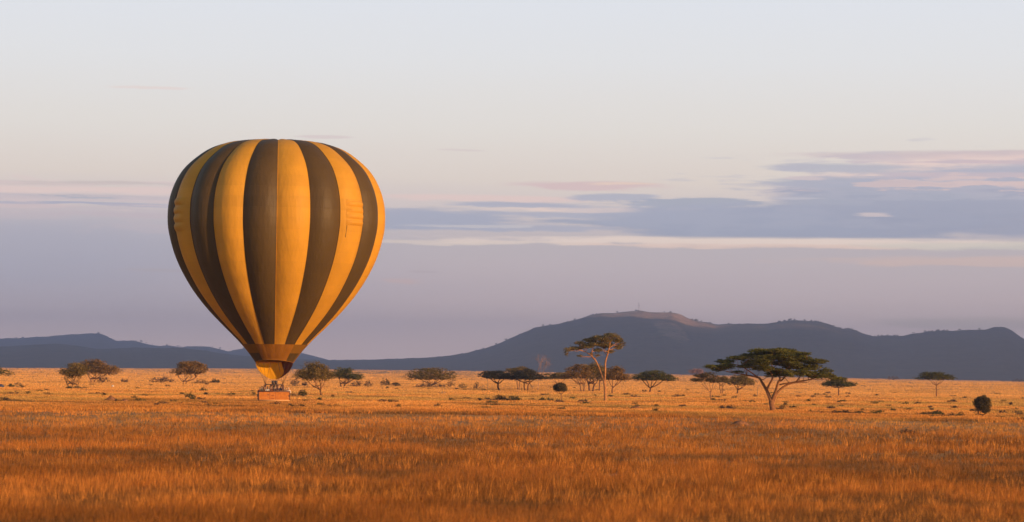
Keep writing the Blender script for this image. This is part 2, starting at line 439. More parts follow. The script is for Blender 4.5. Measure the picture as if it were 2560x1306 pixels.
# ------------------------------------------------------------------ grass
rg = np.random.default_rng(3)
def grass(NC, NB, r0, r1, seed, wk=0.00011):
    rg = np.random.default_rng(seed)
    u = rg.random(NC); r = 1 / (u * (1 / r0 - 1 / r1) + 1 / r1)
    a = (rg.random(NC) - 0.5) * 0.58
    cx = r * np.sin(a); cy = r * np.cos(a)
    fore = 1 - smooth(140, 385, r + (fbm(cx / 16, cy / 40, 4, 1) - 0.5) * 190)    # 1 in the tall foreground grass
    patch = fbm(cx / 6.5, cy / 12, 4, 3)
    p2 = fbm(cx / 3.5, cy / 5, 3, 17)
    p3 = fbm(cx / 60, cy / 55, 3, 41)
    gap = smooth(0.47, 0.64, patch * 0.62 + p2 * 0.38)
    hgt = 0.17 + fore ** 1.6 * (0.06 + 0.30 * p2) * (1 - 0.6 * gap) + smooth(600, 1300, r) * 0.1
    hgt *= 0.75 + 0.5 * rg.random(NC)
    red = np.array([0.50, 0.162, 0.030]); gold = np.array([0.70, 0.275, 0.050]); green = np.array([0.50, 0.36, 0.095]); dark = np.array([0.17, 0.085, 0.030]); pale = np.array([0.90, 0.45, 0.125])
    t1 = rg.random(NC)[:, None]
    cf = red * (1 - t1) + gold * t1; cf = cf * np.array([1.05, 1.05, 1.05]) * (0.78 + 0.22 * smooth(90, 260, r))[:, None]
    cf = cf * (0.40 + 1.08 * p3)[:, None]  # broad shadow bands painted into the foreground blade colour
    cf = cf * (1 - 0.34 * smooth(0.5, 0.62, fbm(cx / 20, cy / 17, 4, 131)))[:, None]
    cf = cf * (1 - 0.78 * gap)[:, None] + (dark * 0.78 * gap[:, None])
    mid = (gold * (1 - t1) + pale * t1) * 1.08
    gk = 0.75 * smooth(0.46, 0.62, fbm(cx / 22, cy / 26, 4, 77)) * (1 - smooth(470, 620, r))
    mid = mid * (1 - 0.7 * gk[:, None]) + green * (0.7 * gk[:, None])
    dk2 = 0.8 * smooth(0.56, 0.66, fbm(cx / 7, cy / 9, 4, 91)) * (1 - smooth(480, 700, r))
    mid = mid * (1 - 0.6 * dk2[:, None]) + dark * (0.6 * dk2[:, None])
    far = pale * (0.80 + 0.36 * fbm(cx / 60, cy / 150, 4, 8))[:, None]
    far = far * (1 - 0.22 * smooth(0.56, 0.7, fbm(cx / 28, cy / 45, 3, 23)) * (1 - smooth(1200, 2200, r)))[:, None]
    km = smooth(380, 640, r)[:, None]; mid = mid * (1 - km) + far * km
    c = cf * fore[:, None] + mid * (1 - fore[:, None])
    odd = rg.random(NC) < 0.05 * fore
    c[odd] = dark * 1.3
    tall = (rg.random(NC) < 0.10 * fore * smooth(0.35, 0.6, fbm(cx / 9, cy / 14, 3, 55))) & (r < 260)
    c[tall] = gold * 1.1; hgt[tall] *= 1.35
    n = NC * NB
    cxb = np.repeat(cx, NB); cyb = np.repeat(cy, NB); rb = np.repeat(r, NB); hb = np.repeat(hgt, NB) * (0.55 + 0.6 * rg.random(n))
    spread = 0.10 + rb * 0.0016
    th = rg.random(n) * 2 * np.pi; rho = np.sqrt(rg.random(n)) * spread
    bx = cxb + rho * np.cos(th); by = cyb + rho * np.sin(th); bz = gz(bx, by)
    lean = hb * (0.12 + 0.35 * rg.random(n))
    tx = bx + np.cos(th) * lean + 0.04 * hb; ty = by + np.sin(th) * lean
    ph = rg.random(n) * np.pi
    wd = (0.005 + rb * wk) * (0.7 + 0.6 * rg.random(n))
    dx = np.cos(ph) * wd; dy = np.sin(ph) * wd
    V = np.empty((n, 3, 3), np.float32)
    V[:, 0] = np.stack([bx - dx, by - dy, bz - 0.02], -1); V[:, 1] = np.stack([bx + dx, by + dy, bz - 0.02], -1)
    V[:, 2] = np.stack([tx, ty, bz + hb], -1)
    tv_ = 0.22 - 0.14 * smooth(400, 1000, rb)
    tint = np.repeat(c, NB, axis=0) * (1 + tv_ * (2 * rg.random(n) - 1))[:, None]
    return V.reshape(-1, 3), tint
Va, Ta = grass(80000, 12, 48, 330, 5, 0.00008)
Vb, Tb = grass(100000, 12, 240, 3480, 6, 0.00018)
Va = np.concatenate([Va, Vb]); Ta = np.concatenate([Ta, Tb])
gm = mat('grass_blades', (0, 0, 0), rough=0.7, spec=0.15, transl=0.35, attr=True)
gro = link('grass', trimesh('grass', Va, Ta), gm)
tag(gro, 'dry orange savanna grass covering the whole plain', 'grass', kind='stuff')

# ------------------------------------------------------------------ trees and shrubs
def leaves(pads, nl, size, cols, seed, flat=0.5, clump=1.1, dens=0.5):
    """small leaf-spray triangles spread through ellipsoidal pads; cx,cy,cz,rx,ry,rz"""
    rg = np.random.default_rng(seed)
    pads = np.array(pads, float)
    wgt = (pads[:, 3] * pads[:, 4]) * (pads[:, 5] ** 0.5); wgt /= wgt.sum()
    # sprays: clusters of leaves
    ns = max(12, int(nl / 14)); idx = rg.choice(len(pads), ns, p=wgt)
    d = rg.normal(size=(ns, 3)); d /= np.linalg.norm(d, axis=1)[:, None]
    rad = rg.random(ns) ** 0.42
    q = pads[idx]
    c = q[:, :3] + d * rad[:, None] * q[:, 3:6]
    c[:, 2] += 0.12 * q[:, 5] * (1 - ((c[:, 0] - q[:, 0]) / q[:, 3]) ** 2)
    base = np.array(cols)[rg.integers(0, len(cols), ns)] * (0.65 + 0.7 * rg.random(ns))[:, None]
    padc = 0.8 + 0.4 * rg.random(len(pads)); base = base * padc[idx][:, None]
    srad = size * (1.2 + 2.4 * rg.random(ns))
    k = 14; n = ns * k
    lc = np.repeat(c, k, axis=0); lr = np.repeat(srad, k)
    off = rg.normal(size=(n, 3)) * 0.55; off[:, 2] *= flat
    lc = lc + off * lr[:, None]
    u = rg.normal(size=(n, 3)); u[:, 2] *= flat; u /= np.linalg.norm(u, axis=1)[:, None]
    v = rg.normal(size=(n, 3)); v[:, 2] *= 0.4 + flat; v /= np.linalg.norm(v, axis=1)[:, None]
    s = size * (0.6 + 0.8 * rg.random(n))[:, None]
    V = np.stack([lc + u * s, lc - u * s * 0.6 + v * s * 0.5, lc - u * s * 0.5 - v * s * 0.6], 1)
    return V.reshape(-1, 3), np.repeat(base, k, axis=0) * (0.85 + 0.3 * rg.random(n))[:, None]
LEAF = mat('leaf_sprays', (0, 0, 0), rough=0.6, spec=0.25, transl=0.3, attr=True)
def bark(c): return mat('bark_%02d_%02d' % (c[0] * 100, c[1] * 100), c, rough=0.9, bump=(6, 0.5, 0.05), vary=0.3, vscale=4)
def wob(a, b, k, amp, rnd, sag=0.0):
    a = Vector(a); b = Vector(b); L = (b - a).length
    out = [a]
    for i in range(1, k):
        t = i / k
        p = a.lerp(b, t) + Vector((rnd.uniform(-1, 1), rnd.uniform(-1, 1), rnd.uniform(-0.6, 0.6))) * amp * L
        p.z -= sag * L * math.sin(math.pi * t)
        out.append(p)
    out.append(b); return out
def lerp_r(a, b, n): return [a + (b - a) * i / (n - 1) for i in range(n)]
GREEN = [(0.11, 0.105, 0.025), (0.155, 0.13, 0.03), (0.075, 0.08, 0.024)]
OLIVE = [(0.21, 0.145, 0.04), (0.27, 0.175, 0.048), (0.14, 0.10, 0.034)]
BROWN = [(0.26, 0.15, 0.05), (0.32, 0.18, 0.056), (0.18, 0.11, 0.042)]
DARK = [(0.05, 0.046, 0.026), (0.07, 0.058, 0.03), (0.04, 0.036, 0.022)]
def tree(name, label, px, py, x0, x1, yt, yb, style='umbrella', cols=OLIVE, bk=(0.25, 0.16, 0.10), fork=0.45, limbs=4, npad=16,
         nl=6000, tw=3.0, seed=1, skew=0.0, group='trees scattered over the plain', cat='tree', stems=1, depth=0.8, dist=None, dome=0.45):
    rnd = random.Random(seed)
    gp = ground_pt(px, py) if dist is None else None
    if dist is not None:
        q = at(px, py, dist); gp = Vector((q.x, q.y, float(gz(np.float64(q.x), np.float64(q.y)))))
    s = gp.y / F
    W = (x1 - x0) * s * 0.53; cx = ((x0 + x1) / 2 - px) * s
    zt = (py - yt) * s; zb = max(0.05, (py - yb) * s); Hc = zt - zb
    root = thing(name, gp, label, cat, group)
    pads = []
    for i in range(npad):
        if style in ('umbrella', 'dome'):
            rho = math.sqrt((i + 0.5) / npad); th = i * 2.39996 + rnd.uniform(-0.3, 0.3)
            x = rho * math.cos(th); y = rho * math.sin(th)
            pr = rnd.uniform(0.24, 0.36)
            x *= (1 - pr * 0.8); y *= (1 - pr * 0.8)
            hh = (0.25 if style == 'umbrella' else 0.30) * Hc; pr *= 1.15
            top = zt - hh - (rho ** 2) * dome * Hc * (0.8 + 0.4 * rnd.random()) - skew * x * Hc * 0.5
            if i % 2 == 1: top -= Hc * rnd.uniform(0.15, 0.5)
            z = max(top, zb + hh * 0.8)
            pads.append((cx + x * W, y * W * depth, z, W * pr * rnd.uniform(0.9, 1.3), W * pr * depth, hh * rnd.uniform(0.7, 1.1)))
        else:                                    # rounded, uneven crown
            while True:
                x, y, z = (rnd.uniform(-1, 1) for _ in range(3))
                if 0.2 < x * x + y * y + z * z < 1: break
            pr = rnd.uniform(0.25, 0.42)
            pads.append((cx + x * W * (1 - pr), y * W * depth * (1 - pr), zb + Hc / 2 + z * Hc / 2 * (1 - pr) - skew * x * Hc * 0.4, W * pr, W * pr * depth, Hc / 2 * pr * 1.1))
    size = 1.4 * s
    Vv, Tt = leaves(pads, int(nl * 2.5), size, cols, seed, flat=0.35 if style == 'umbrella' else 0.7)
    link('crown', trimesh('crown', Vv, Tt), LEAF, root)
    mb = MB()
    tr = tw * s * 0.62
    for st in range(stems):
        ox = (st - (stems - 1) / 2) * tr * 2.5
        fz = zb * fork * rnd.uniform(0.85, 1.15)
        fk = Vector((ox * 2.5 + cx * 0.12, rnd.uniform(-tr, tr) * 2, fz))
        path = wob((ox, 0, -0.15), fk, 4, 0.05, rnd)
        mb.tube(path, [tr * 1.35] + lerp_r(tr, tr * 0.8, 4), 8)
        nodes = []
        for k in range(limbs):
            th = 2 * math.pi * (k + rnd.random() * 0.4) / limbs + st
            nd = Vector((cx * 0.8 + math.cos(th) * W * 0.42, math.sin(th) * W * depth * 0.42, zb + Hc * 0.12 * rnd.random() - Hc * 0.02))
            pth = wob(fk, nd, 4, 0.05, rnd, sag=0.06)
            mb.tube(pth, lerp_r(tr * 0.62, tr * 0.34, 5), 6)
            nodes.append(nd)
        for i, pd in enumerate(pads):
            if i % stems != st: continue
            pc = Vector(pd[:3]); nd = min(nodes, key=lambda q: (q - pc).length)
            mb.tube(wob(nd, pc, 3, 0.07, rnd), lerp_r(tr * 0.3, tr * 0.1, 4), 5)
            for _ in range(2):
                e = pc + Vector((rnd.uniform(-1, 1) * pd[3], rnd.uniform(-1, 1) * pd[4], rnd.uniform(-0.2, 0.8) * pd[5]))
                mb.tube([pc, pc.lerp(e, 0.5) + Vector((0, 0, 0.04 * W)), e], [tr * 0.1, tr * 0.07, tr * 0.04], 4, cap=False)
    mb.build('trunk', bark((bk[0] * 0.62, bk[1] * 0.52, bk[2] * 0.5)), root)
    return root
def bush(name, label, px, py, x0, x1, yt, cols=OLIVE, nl=900, seed=1, npad=6, group='low shrubs on the plain', dist=None, low=0.0, cat='shrub', twiggy=False):
    rnd = random.Random(seed)
    if dist is None: gp = ground_pt(px, py)
    else:
        q = at(px, py, dist); gp = Vector((q.x, q.y, float(gz(np.float64(q.x), np.float64(q.y)))))
    s = gp.y / F
    root = thing(name, gp, label, cat, group)
    W = (x1 - x0) * s * 0.53; cx = ((x0 + x1) / 2 - px) * s; Ht = (py - yt) * s * 1.18
    dep = min(W, max(Ht * 0.9, 0.5))
    pads = []
    for i in range(npad):
        x = -1 + 2 * (i + 0.5) / npad + rnd.uniform(-0.15, 0.15)
        env = math.sqrt(max(0.12, 1 - x * x)) * rnd.uniform(0.75, 1.0)
        pr = max(1.3 / npad, 0.3)
        hh = Ht * env * 0.5
        pads.append((cx + x * W * (1 - pr * 0.6), rnd.uniform(-0.5, 0.5) * dep, low * Ht + hh * (1 - low * 0.5), W * pr, dep * 0.6, hh))
    size = 1.1 * s
    Vv, Tt = leaves(pads, nl, size, cols, seed, flat=0.8)
    Vv[:, 2] = np.maximum(Vv[:, 2], 0.0)
    link('foliage', trimesh('foliage', Vv, Tt), LEAF, root)
    mb = MB()
    for pd in pads:
        for _ in range(2):
            e = Vector((pd[0] + rnd.uniform(-0.5, 0.5) * pd[3], pd[1], pd[2] + pd[5] * 0.7))
            b0 = Vector((cx * 0.8, 0, -0.03))
            mb.tube(wob(b0, e, 3, 0.06, rnd), lerp_r(max(0.02, 0.03 * Ht), 0.01, 4), 5)
    mb.build('stem', bark((0.20, 0.13, 0.08)), root)
    return root

def hero(name, label, px, py, pads_px, limbs_px, cols, bk, nl, seed, depth_m, group='trees scattered over the plain', size=0.13, flat=0.35):
    """a tree whose pads of foliage and limbs are drawn from the photograph's proportions, with real depth"""
    rnd = random.Random(seed)
    gp = ground_pt(px, py); s = gp.y / F
    root = thing(name, gp, label, 'tree', group)
    def L(x, y, d=0.0): return Vector(((x - px) * s - (py - y) * s * math.tan(ROLL), d, (py - y) * s))
    pads = []
    xs_ = [q[0] for q in pads_px]; xm = (min(xs_) + max(xs_)) / 2; xw = (max(xs_) - min(xs_)) / 2
    for i, q in enumerate(pads_px):
        room = math.sqrt(max(0.05, 1 - ((q[0] - xm) / (xw * 1.1)) ** 2)) * depth_m
        d = q[4] * room if len(q) > 4 else rnd.uniform(-0.75, 0.75) * room
        c = L(q[0], q[1], d)
        rx = q[2] * s * 1.08
        pads.append((c.x, c.y, c.z, rx, min(rx * 1.1, max(depth_m * 0.35, rx * 0.6)), q[3] * s * 1.35))
        if abs(q[0] - xm) < xw * 0.7:                       # a companion on the other side, so the crown is as deep as wide
            d2 = -d * rnd.uniform(0.5, 1.0) + rnd.uniform(-0.3, 0.3) * room
            c2 = L(q[0] + rnd.uniform(-0.3, 0.3) * q[2], q[1], d2)
            pads.append((c2.x, c2.y, c2.z, rx * 0.9, rx, q[3] * s * 0.8))
    Vv, Tt = leaves(pads, nl, size, cols, seed, flat=flat)
    link('crown', trimesh('crown', Vv, Tt), LEAF, root)
    mb = MB(); nodes = []
    for path in limbs_px:
        pts = [L(q[0], q[1], q[3]) for q in path]; rad = [q[2] * s / 2 for q in path]
        fine = []; fr = []
        for i in range(len(pts) - 1):                        # Catmull-Rom for natural bends
            p0 = pts[max(i - 1, 0)]; p1 = pts[i]; p2 = pts[i + 1]; p3 = pts[min(i + 2, len(pts) - 1)]
            for k in range(4):
                u = k / 4
                fine.append(0.5 * ((2 * p1) + (p2 - p0) * u + (2 * p0 - 5 * p1 + 4 * p2 - p3) * u * u + (3 * p1 - p0 - 3 * p2 + p3) * u ** 3))
                fr.append((rad[i] + (rad[i + 1] - rad[i]) * u) * rnd.uniform(0.93, 1.07))
        fine.append(pts[-1]); fr.append(rad[-1])
        mb.tube(fine, fr, 9)
        nodes += list(zip(fine[len(fine) // 2:], fr[len(fine) // 2:]))
    for pd in pads:
        pc = Vector(pd[:3]) - Vector((0, 0, pd[5] * 0.3))
        nd, r_ = min(nodes, key=lambda q: (q[0] - pc).length + (2.0 if q[0].z > pc.z else 0))
        r_ = min(r_, 0.07)
        mb.tube(wob(nd, pc, 4, 0.06, rnd), lerp_r(r_ * 0.7, 0.02, 5), 6)
        for _ in range(5):
            e = pc + Vector((rnd.uniform(-0.9, 0.9) * pd[3], rnd.uniform(-0.9, 0.9) * pd[4], rnd.uniform(-0.1, 0.8) * pd[5]))
            mb.tube(wob(pc, e, 3, 0.08, rnd), lerp_r(0.025, 0.008, 4), 4, cap=False)
    mb.build('trunk', bark(bk), root)
    return root
def Z(ox, oy, k, lst): return [(ox + q[0] / k, oy + q[1] / k) + tuple(v / k for v in q[2:4]) + tuple(q[4:]) for q in lst]

# the big umbrella acacia on the right
pads = Z(1680, 840, 5.12, [(1150, 205, 170, 26), (1430, 215, 190, 45), (1000, 262, 130, 24), (860, 292, 120, 22), (690, 335, 120, 20), (520, 408, 110, 20), (690, 400, 110, 40, -0.3),
    (1090, 345, 140, 60, -0.8), (1560, 285, 200, 50), (1820, 325, 150, 26), (1450, 350, 150, 30, 0.5), (1230, 280, 130, 40), (1760, 395, 130, 40, -0.3), (1650, 475, 110, 40, -0.5),
    (1840, 500, 120, 40), (1450, 490, 80, 40, -0.7), (1300, 500, 90, 35, 0.3), (1990, 505, 100, 26), (2110, 535, 75, 18), (840, 470, 70, 10), (1300, 195, 120, 20), (1640, 230, 110, 26), (1180, 260, 200, 30, 0.6), (1450, 280, 160, 40, -0.6), (960, 400, 110, 18, 0.4), (1150, 425, 110, 30, -0.8), (1350, 445, 110, 26, 0.5), (1570, 395, 130, 30, 0.2), (1950, 440, 90, 26), (620, 440, 90, 22)])
limbs = [[(q[0] / 5.12 + 1680, q[1] / 5.12 + 840, q[2] / 5.12, q[3]) for q in l] for l in [
    [(1300, 985, 80, 0), (1290, 950, 66, 0), (1275, 880, 70, 0), (1270, 820, 62, 0)],
    [(1268, 830, 50, 0), (1215, 700, 40, 0.2), (1160, 600, 32, 0.5), (1120, 540, 26, 0.8), (1000, 515, 18, 1.0), (860, 490, 10, 1.2)],
    [(1215, 700, 34, 0.2), (1245, 620, 26, -0.4), (1275, 545, 22, -1.0), (1250, 470, 16, -1.4), (1150, 380, 10, -1.8)],
    [(1120, 540, 22, 0.8), (1000, 460, 14, 0.6), (900, 400, 12, 0.4), (790, 370, 9, 0.2), (700, 350, 5, 0.2)],
    [(1280, 830, 42, 0), (1325, 700, 34, -0.5), (1350, 600, 28, -0.8), (1370, 540, 22, -1.0), (1300, 430, 14, -0.6), (1270, 350, 10, 0)],
    [(1350, 600, 24, -0.8), (1440, 540, 18, 0.4), (1480, 450, 14, 1.0), (1500, 340, 10, 1.6)],
    [(1290, 880, 34, 0), (1345, 745, 32, 0.6), (1460, 640, 28, 0.9), (1600, 590, 20, 1.0), (1760, 560, 14, 0.8), (1880, 520, 8, 0.4)],
    [(1370, 625, 22, -0.6), (1500, 600, 18, -1.0), (1650, 590, 12, -1.4), (1720, 590, 5, -1.6)],
    [(1600, 590, 14, 1.0), (1680, 480, 12, 0.2), (1750, 400, 8, -0.6), (1820, 340, 5, -0.8)]]]
hero('umbrella_acacia', 'largest flat-topped green acacia with a forked trunk, right of the tall pale-trunked tree', 1935, 1029, pads, limbs,
     [(0.14, 0.135, 0.02), (0.19, 0.165, 0.025), (0.09, 0.095, 0.02)], (0.25, 0.115, 0.052), 115000, 41, 5.0, size=0.10, flat=0.22)
# the tall pale-trunked tree
pads = Z(1380, 820, 6.53, [(960, 130, 110, 28), (760, 160, 120, 22), (850, 200, 130, 40), (1060, 190, 90, 45), (1120, 260, 60, 55), (620, 205, 120, 28), (450, 255, 90, 18), (700, 270, 130, 30),
    (560, 310, 110, 24), (380, 345, 110, 22), (270, 370, 75, 22), (235, 440, 30, 35), (900, 290, 110, 45), (1080, 320, 60, 30), (760, 370, 60, 30), (640, 440, 40, 20), (450, 465, 35, 14), (960, 390, 50, 30), (740, 450, 35, 30)])
limbs = [[(q[0] / 6.53 + 1380, q[1] / 6.53 + 820, 1.2 * q[2] / 6.53, q[3]) for q in l] for l in [
    [(866, 1215, 52, 0), (868, 1180, 40, 0), (868, 1000, 36, 0), (848, 850, 34, 0)],
    [(852, 860, 28, 0), (815, 770, 26, 0.1), (765, 640, 22, 0.2), (710, 530, 20, 0.3), (660, 480, 17, 0.3), (655, 390, 11, 0.4), (690, 290, 7, 0.2)],
    [(700, 515, 14, 0.3), (620, 440, 12, 0), (540, 400, 9, -0.3), (440, 360, 7, -0.4), (300, 360, 5, -0.5)],
    [(862, 880, 26, 0), (868, 740, 26, -0.2), (872, 560, 22, -0.4), (910, 420, 18, -0.6), (935, 300, 12, -0.8), (960, 150, 8, -0.9)],
    [(900, 450, 12, -0.5), (855, 380, 9, 0.3), (850, 280, 7, 0.8), (780, 190, 5, 1.0)],
    [(930, 340, 10, -0.7), (1020, 270, 7, -0.2), (1100, 230, 5, 0.3)]]]
hero('fever_tree', 'tallest tree, pale bare trunk forking in a V under a thin leaning crown', 1513, 1004, pads, limbs,
     [(0.22, 0.17, 0.065), (0.28, 0.19, 0.07), (0.15, 0.13, 0.055)], (0.40, 0.185, 0.075), 26000, 43, 3.2, size=0.10, flat=0.45)

tree('acacia_tree', 'green treetop cut off by the left edge of the photo', -30, 966, -90, 31, 914, 940, 'umbrella', GREEN, seed=2, nl=4500)
tree('acacia_tree', 'open bushy acacia with yellow-lit stems, front one of the pair near the left edge', 182, 969, 130, 228, 905, 948, 'round', OLIVE, (0.5, 0.33, 0.14), fork=0.35, limbs=5, npad=17, nl=7000, seed=3, tw=3.4, stems=3)
tree('acacia_tree', 'spreading acacia sloping down to the right, behind the yellow-stemmed tree near the left edge', 232, 957, 186, 301, 897, 936, 'dome', BROWN, (0.45, 0.27, 0.15), seed=4, nl=8500, skew=0.45, npad=18, tw=3.2, stems=2)
tree('round_tree', 'tall dome-shaped olive tree standing alone, left of the balloon', 461, 962, 420, 518, 900, 947, 'round', BROWN, (0.35, 0.22, 0.14), seed=5, nl=12000, npad=24, tw=2.4, stems=2, fork=0.5)
tree('acacia_tree', 'bushy acacia with bare lower branches just right of the balloon basket', 803, 990, 737, 838, 901, 952, 'dome', OLIVE, (0.48, 0.27, 0.12), fork=0.4, limbs=6, npad=26, nl=9000, seed=6, tw=4.2, stems=1, dome=0.6)
tree('acacia_tree', 'dark flat acacia half hidden behind the bushy tree right of the basket', 856, 967, 826, 906, 917, 951, 'umbrella', GREEN, (0.2, 0.12, 0.08), seed=7, nl=5200, skew=0.5, npad=14, tw=3.2, stems=2)
tree('acacia_tree', 'wide domed acacia over a low thicket right of the balloon', 1078, 968, 1013, 1143, 916, 951, 'umbrella', OLIVE, (0.3, 0.18, 0.11), seed=8, nl=7500, npad=22, tw=3.0, fork=0.35, limbs=6, dome=0.7)
tree('acacia_tree', 'dark flat-topped acacia with a short straight trunk, left one of the touching dark pair', 1246, 976, 1195, 1284, 925, 949, 'umbrella', DARK, (0.14, 0.08, 0.05), seed=9, nl=6500, npad=16, tw=4.0, fork=0.6)
tree('acacia_tree', 'dark domed acacia, right one of the touching dark pair, beside the bare pale tree', 1316, 977, 1262, 1362, 921, 951, 'umbrella', DARK, (0.26, 0.15, 0.08), seed=10, nl=7500, npad=18, tw=3.0, stems=2, fork=0.7, dome=0.6)
tree('acacia_tree', 'paler acacia crown showing above and behind the two touching dark acacias', 1296, 974, 1255, 1340, 916, 940, 'umbrella', OLIVE, (0.4, 0.24, 0.12), seed=11, nl=3800, npad=12, tw=2.0, stems=2, fork=0.8, depth=0.6)
tree('acacia_tree', 'low flat acacia rising just behind the small lollipop-shaped tree', 1396, 971, 1355, 1432, 930, 949, 'umbrella', OLIVE, (0.36, 0.22, 0.12), seed=12, nl=4200, npad=12, tw=2.2)
tree('acacia_tree', 'brownish acacia reaching left, first of the grove behind the tall pale trunk', 1457, 980, 1404, 1484, 908, 949, 'umbrella', BROWN, (0.4, 0.24, 0.14), seed=13, nl=5200, npad=18, tw=3.0, stems=2, fork=0.6, skew=-0.3)
tree('acacia_tree', 'dense dark acacia in the middle of the grove, left of the tall pale trunk', 1478, 979, 1446, 1518, 903, 951, 'dome', OLIVE, (0.24, 0.14, 0.09), seed=14, nl=6000, npad=20, tw=4.0, stems=2, fork=0.7)
tree('acacia_tree', 'slim acacia directly behind the fork of the tall pale trunk', 1499, 977, 1478, 1530, 915, 950, 'round', OLIVE, (0.3, 0.18, 0.11), seed=15, nl=3600, npad=12, tw=3.0, fork=0.8)
tree('acacia_tree', 'spreading reddish acacia reaching right, last of the grove behind the tall pale trunk', 1530, 984, 1502, 1580, 914, 952, 'umbrella', BROWN, (0.3, 0.17, 0.1), seed=16, nl=6500, npad=20, tw=3.0, fork=0.5, skew=0.3, dome=0.6)
tree('acacia_tree', 'umbrella acacia with V-shaped limbs standing alone right of the grove', 1625, 981, 1575, 1690, 925, 953, 'umbrella', GREEN, (0.22, 0.13, 0.08), seed=17, nl=7500, npad=20, tw=4.0, fork=0.35, limbs=5, dome=0.6)
tree('round_tree', 'small lollipop-shaped tree with a thin pale trunk in front of the acacias', 1403, 1006, 1380, 1423, 956, 983, 'round', [(0.09, 0.07, 0.03), (0.12, 0.085, 0.035)], (0.5, 0.3, 0.15), seed=18, nl=5200, npad=16, tw=2.2, fork=0.9)
tree('acacia_tree', 'reddish-green acacia with a crooked stem, left of the largest acacia', 1778, 1001, 1727, 1803, 929, 957, 'umbrella', [(0.16, 0.10, 0.04), (0.10, 0.09, 0.04), (0.2, 0.12, 0.05)], (0.52, 0.32, 0.18), seed=19, nl=3800, npad=14, tw=2.4, fork=0.5, dome=0.6)
tree('acacia_tree', 'thin two-stemmed tree between the reddish acacia and the low grey-green one', 1803, 985, 1786, 1824, 940, 958, 'umbrella', OLIVE, (0.4, 0.25, 0.13), seed=20, nl=2000, npad=9, tw=2.0, stems=2, fork=0.75)
tree('acacia_tree', 'low grey-green acacia half behind the left side of the largest acacia', 1843, 984, 1819, 1885, 935, 964, 'dome', OLIVE, (0.2, 0.12, 0.08), seed=21, nl=4600, npad=14, tw=3.2, fork=0.4, limbs=5)
tree('acacia_tree', 'small umbrella acacia just right of the largest acacia', 2097, 990, 2053, 2141, 941, 967, 'umbrella', GREEN, (0.3, 0.17, 0.09), seed=22, nl=5600, npad=14, tw=2.6, fork=0.85, dome=0.9)
tree('acacia_tree', 'lone flat acacia breaking the skyline of the plain at far right', 2341, 991, 2297, 2386, 928, 951, 'umbrella', GREEN, (0.3, 0.15, 0.09), seed=23, nl=4200, npad=18, tw=2.2, fork=0.6, limbs=5, skew=0.25, dome=0.4)
tree('tree', 'far-off hazy reddish tree on the skyline, above the reddish acacia', 1742, 938, 1718, 1762, 917, 936, 'round', [(0.34, 0.17, 0.12)], seed=24, nl=900, npad=9, tw=1.5, dist=2200, fork=0.5)

# bare pale tree
def bare(label, px, py, ht_px, spread, seed, c, w=2.2, levels=6, lean=0.0, group='trees scattered over the plain', trunkfrac=0.42):
    rnd = random.Random(seed); gp = ground_pt(px, py); s = gp.y / F
    root = thing('bare_tree', gp, label, 'tree', group)
    mb = MB(); Ht = ht_px * s
    def grow(p, d, L, r, lv):
        e = p + d * L
        mid = p.lerp(e, 0.5) + Vector((rnd.uniform(-1, 1), rnd.uniform(-1, 1), 0)) * L * 0.07
        mb.tube([p, mid, e], [r, r * 0.85, r * 0.7], 6 if lv > 3 else 4, cap=False)
        if lv == 0: return
        for k in range(3 if lv > 1 else 2):
            ax = Vector((rnd.uniform(-1, 1), rnd.uniform(-1, 1), rnd.uniform(-0.2, 0.2))).normalized()
            nd = (Matrix.Rotation(R(rnd.uniform(18, 42) * spread), 3, ax) @ d); nd.z += 0.08; nd.normalize()
            grow(e, nd, L * rnd.uniform(0.62, 0.8), r * 0.62, lv - 1)
    grow(Vector((0, 0, -0.1)), Vector((lean, 0, 1)).normalized(), Ht * trunkfrac, w * s / 2, levels)
    mb.build('branches' if levels > 3 else 'stem', bark(c), root)
bare('bare leafless tree with fine pale pink branches behind the dark touching acacias', 1345, 976, 70, 1.15, 5, (0.34, 0.21, 0.17), 1.7, 5, trunkfrac=0.45)
bare('thin bare sapling under the left side of the largest acacia', 1894, 990, 38, 0.6, 8, (0.4, 0.24, 0.13), 1.8, 2)
bare('thin leaning bare sapling under the dark acacia pair', 1300, 975, 26, 0.5, 9, (0.36, 0.2, 0.1), 1.8, 1, lean=-0.3, trunkfrac=0.7)
bare('thin grey bare stem just left of the dark acacia pair', 1219, 973, 25, 0.4, 10, (0.3, 0.19, 0.13), 1.3, 1, trunkfrac=0.7)
bare('crooked bare stem right of the trunk of the dark domed acacia', 1333, 974, 22, 0.9, 12, (0.36, 0.2, 0.1), 1.6, 1, lean=-0.5, trunkfrac=0.7)

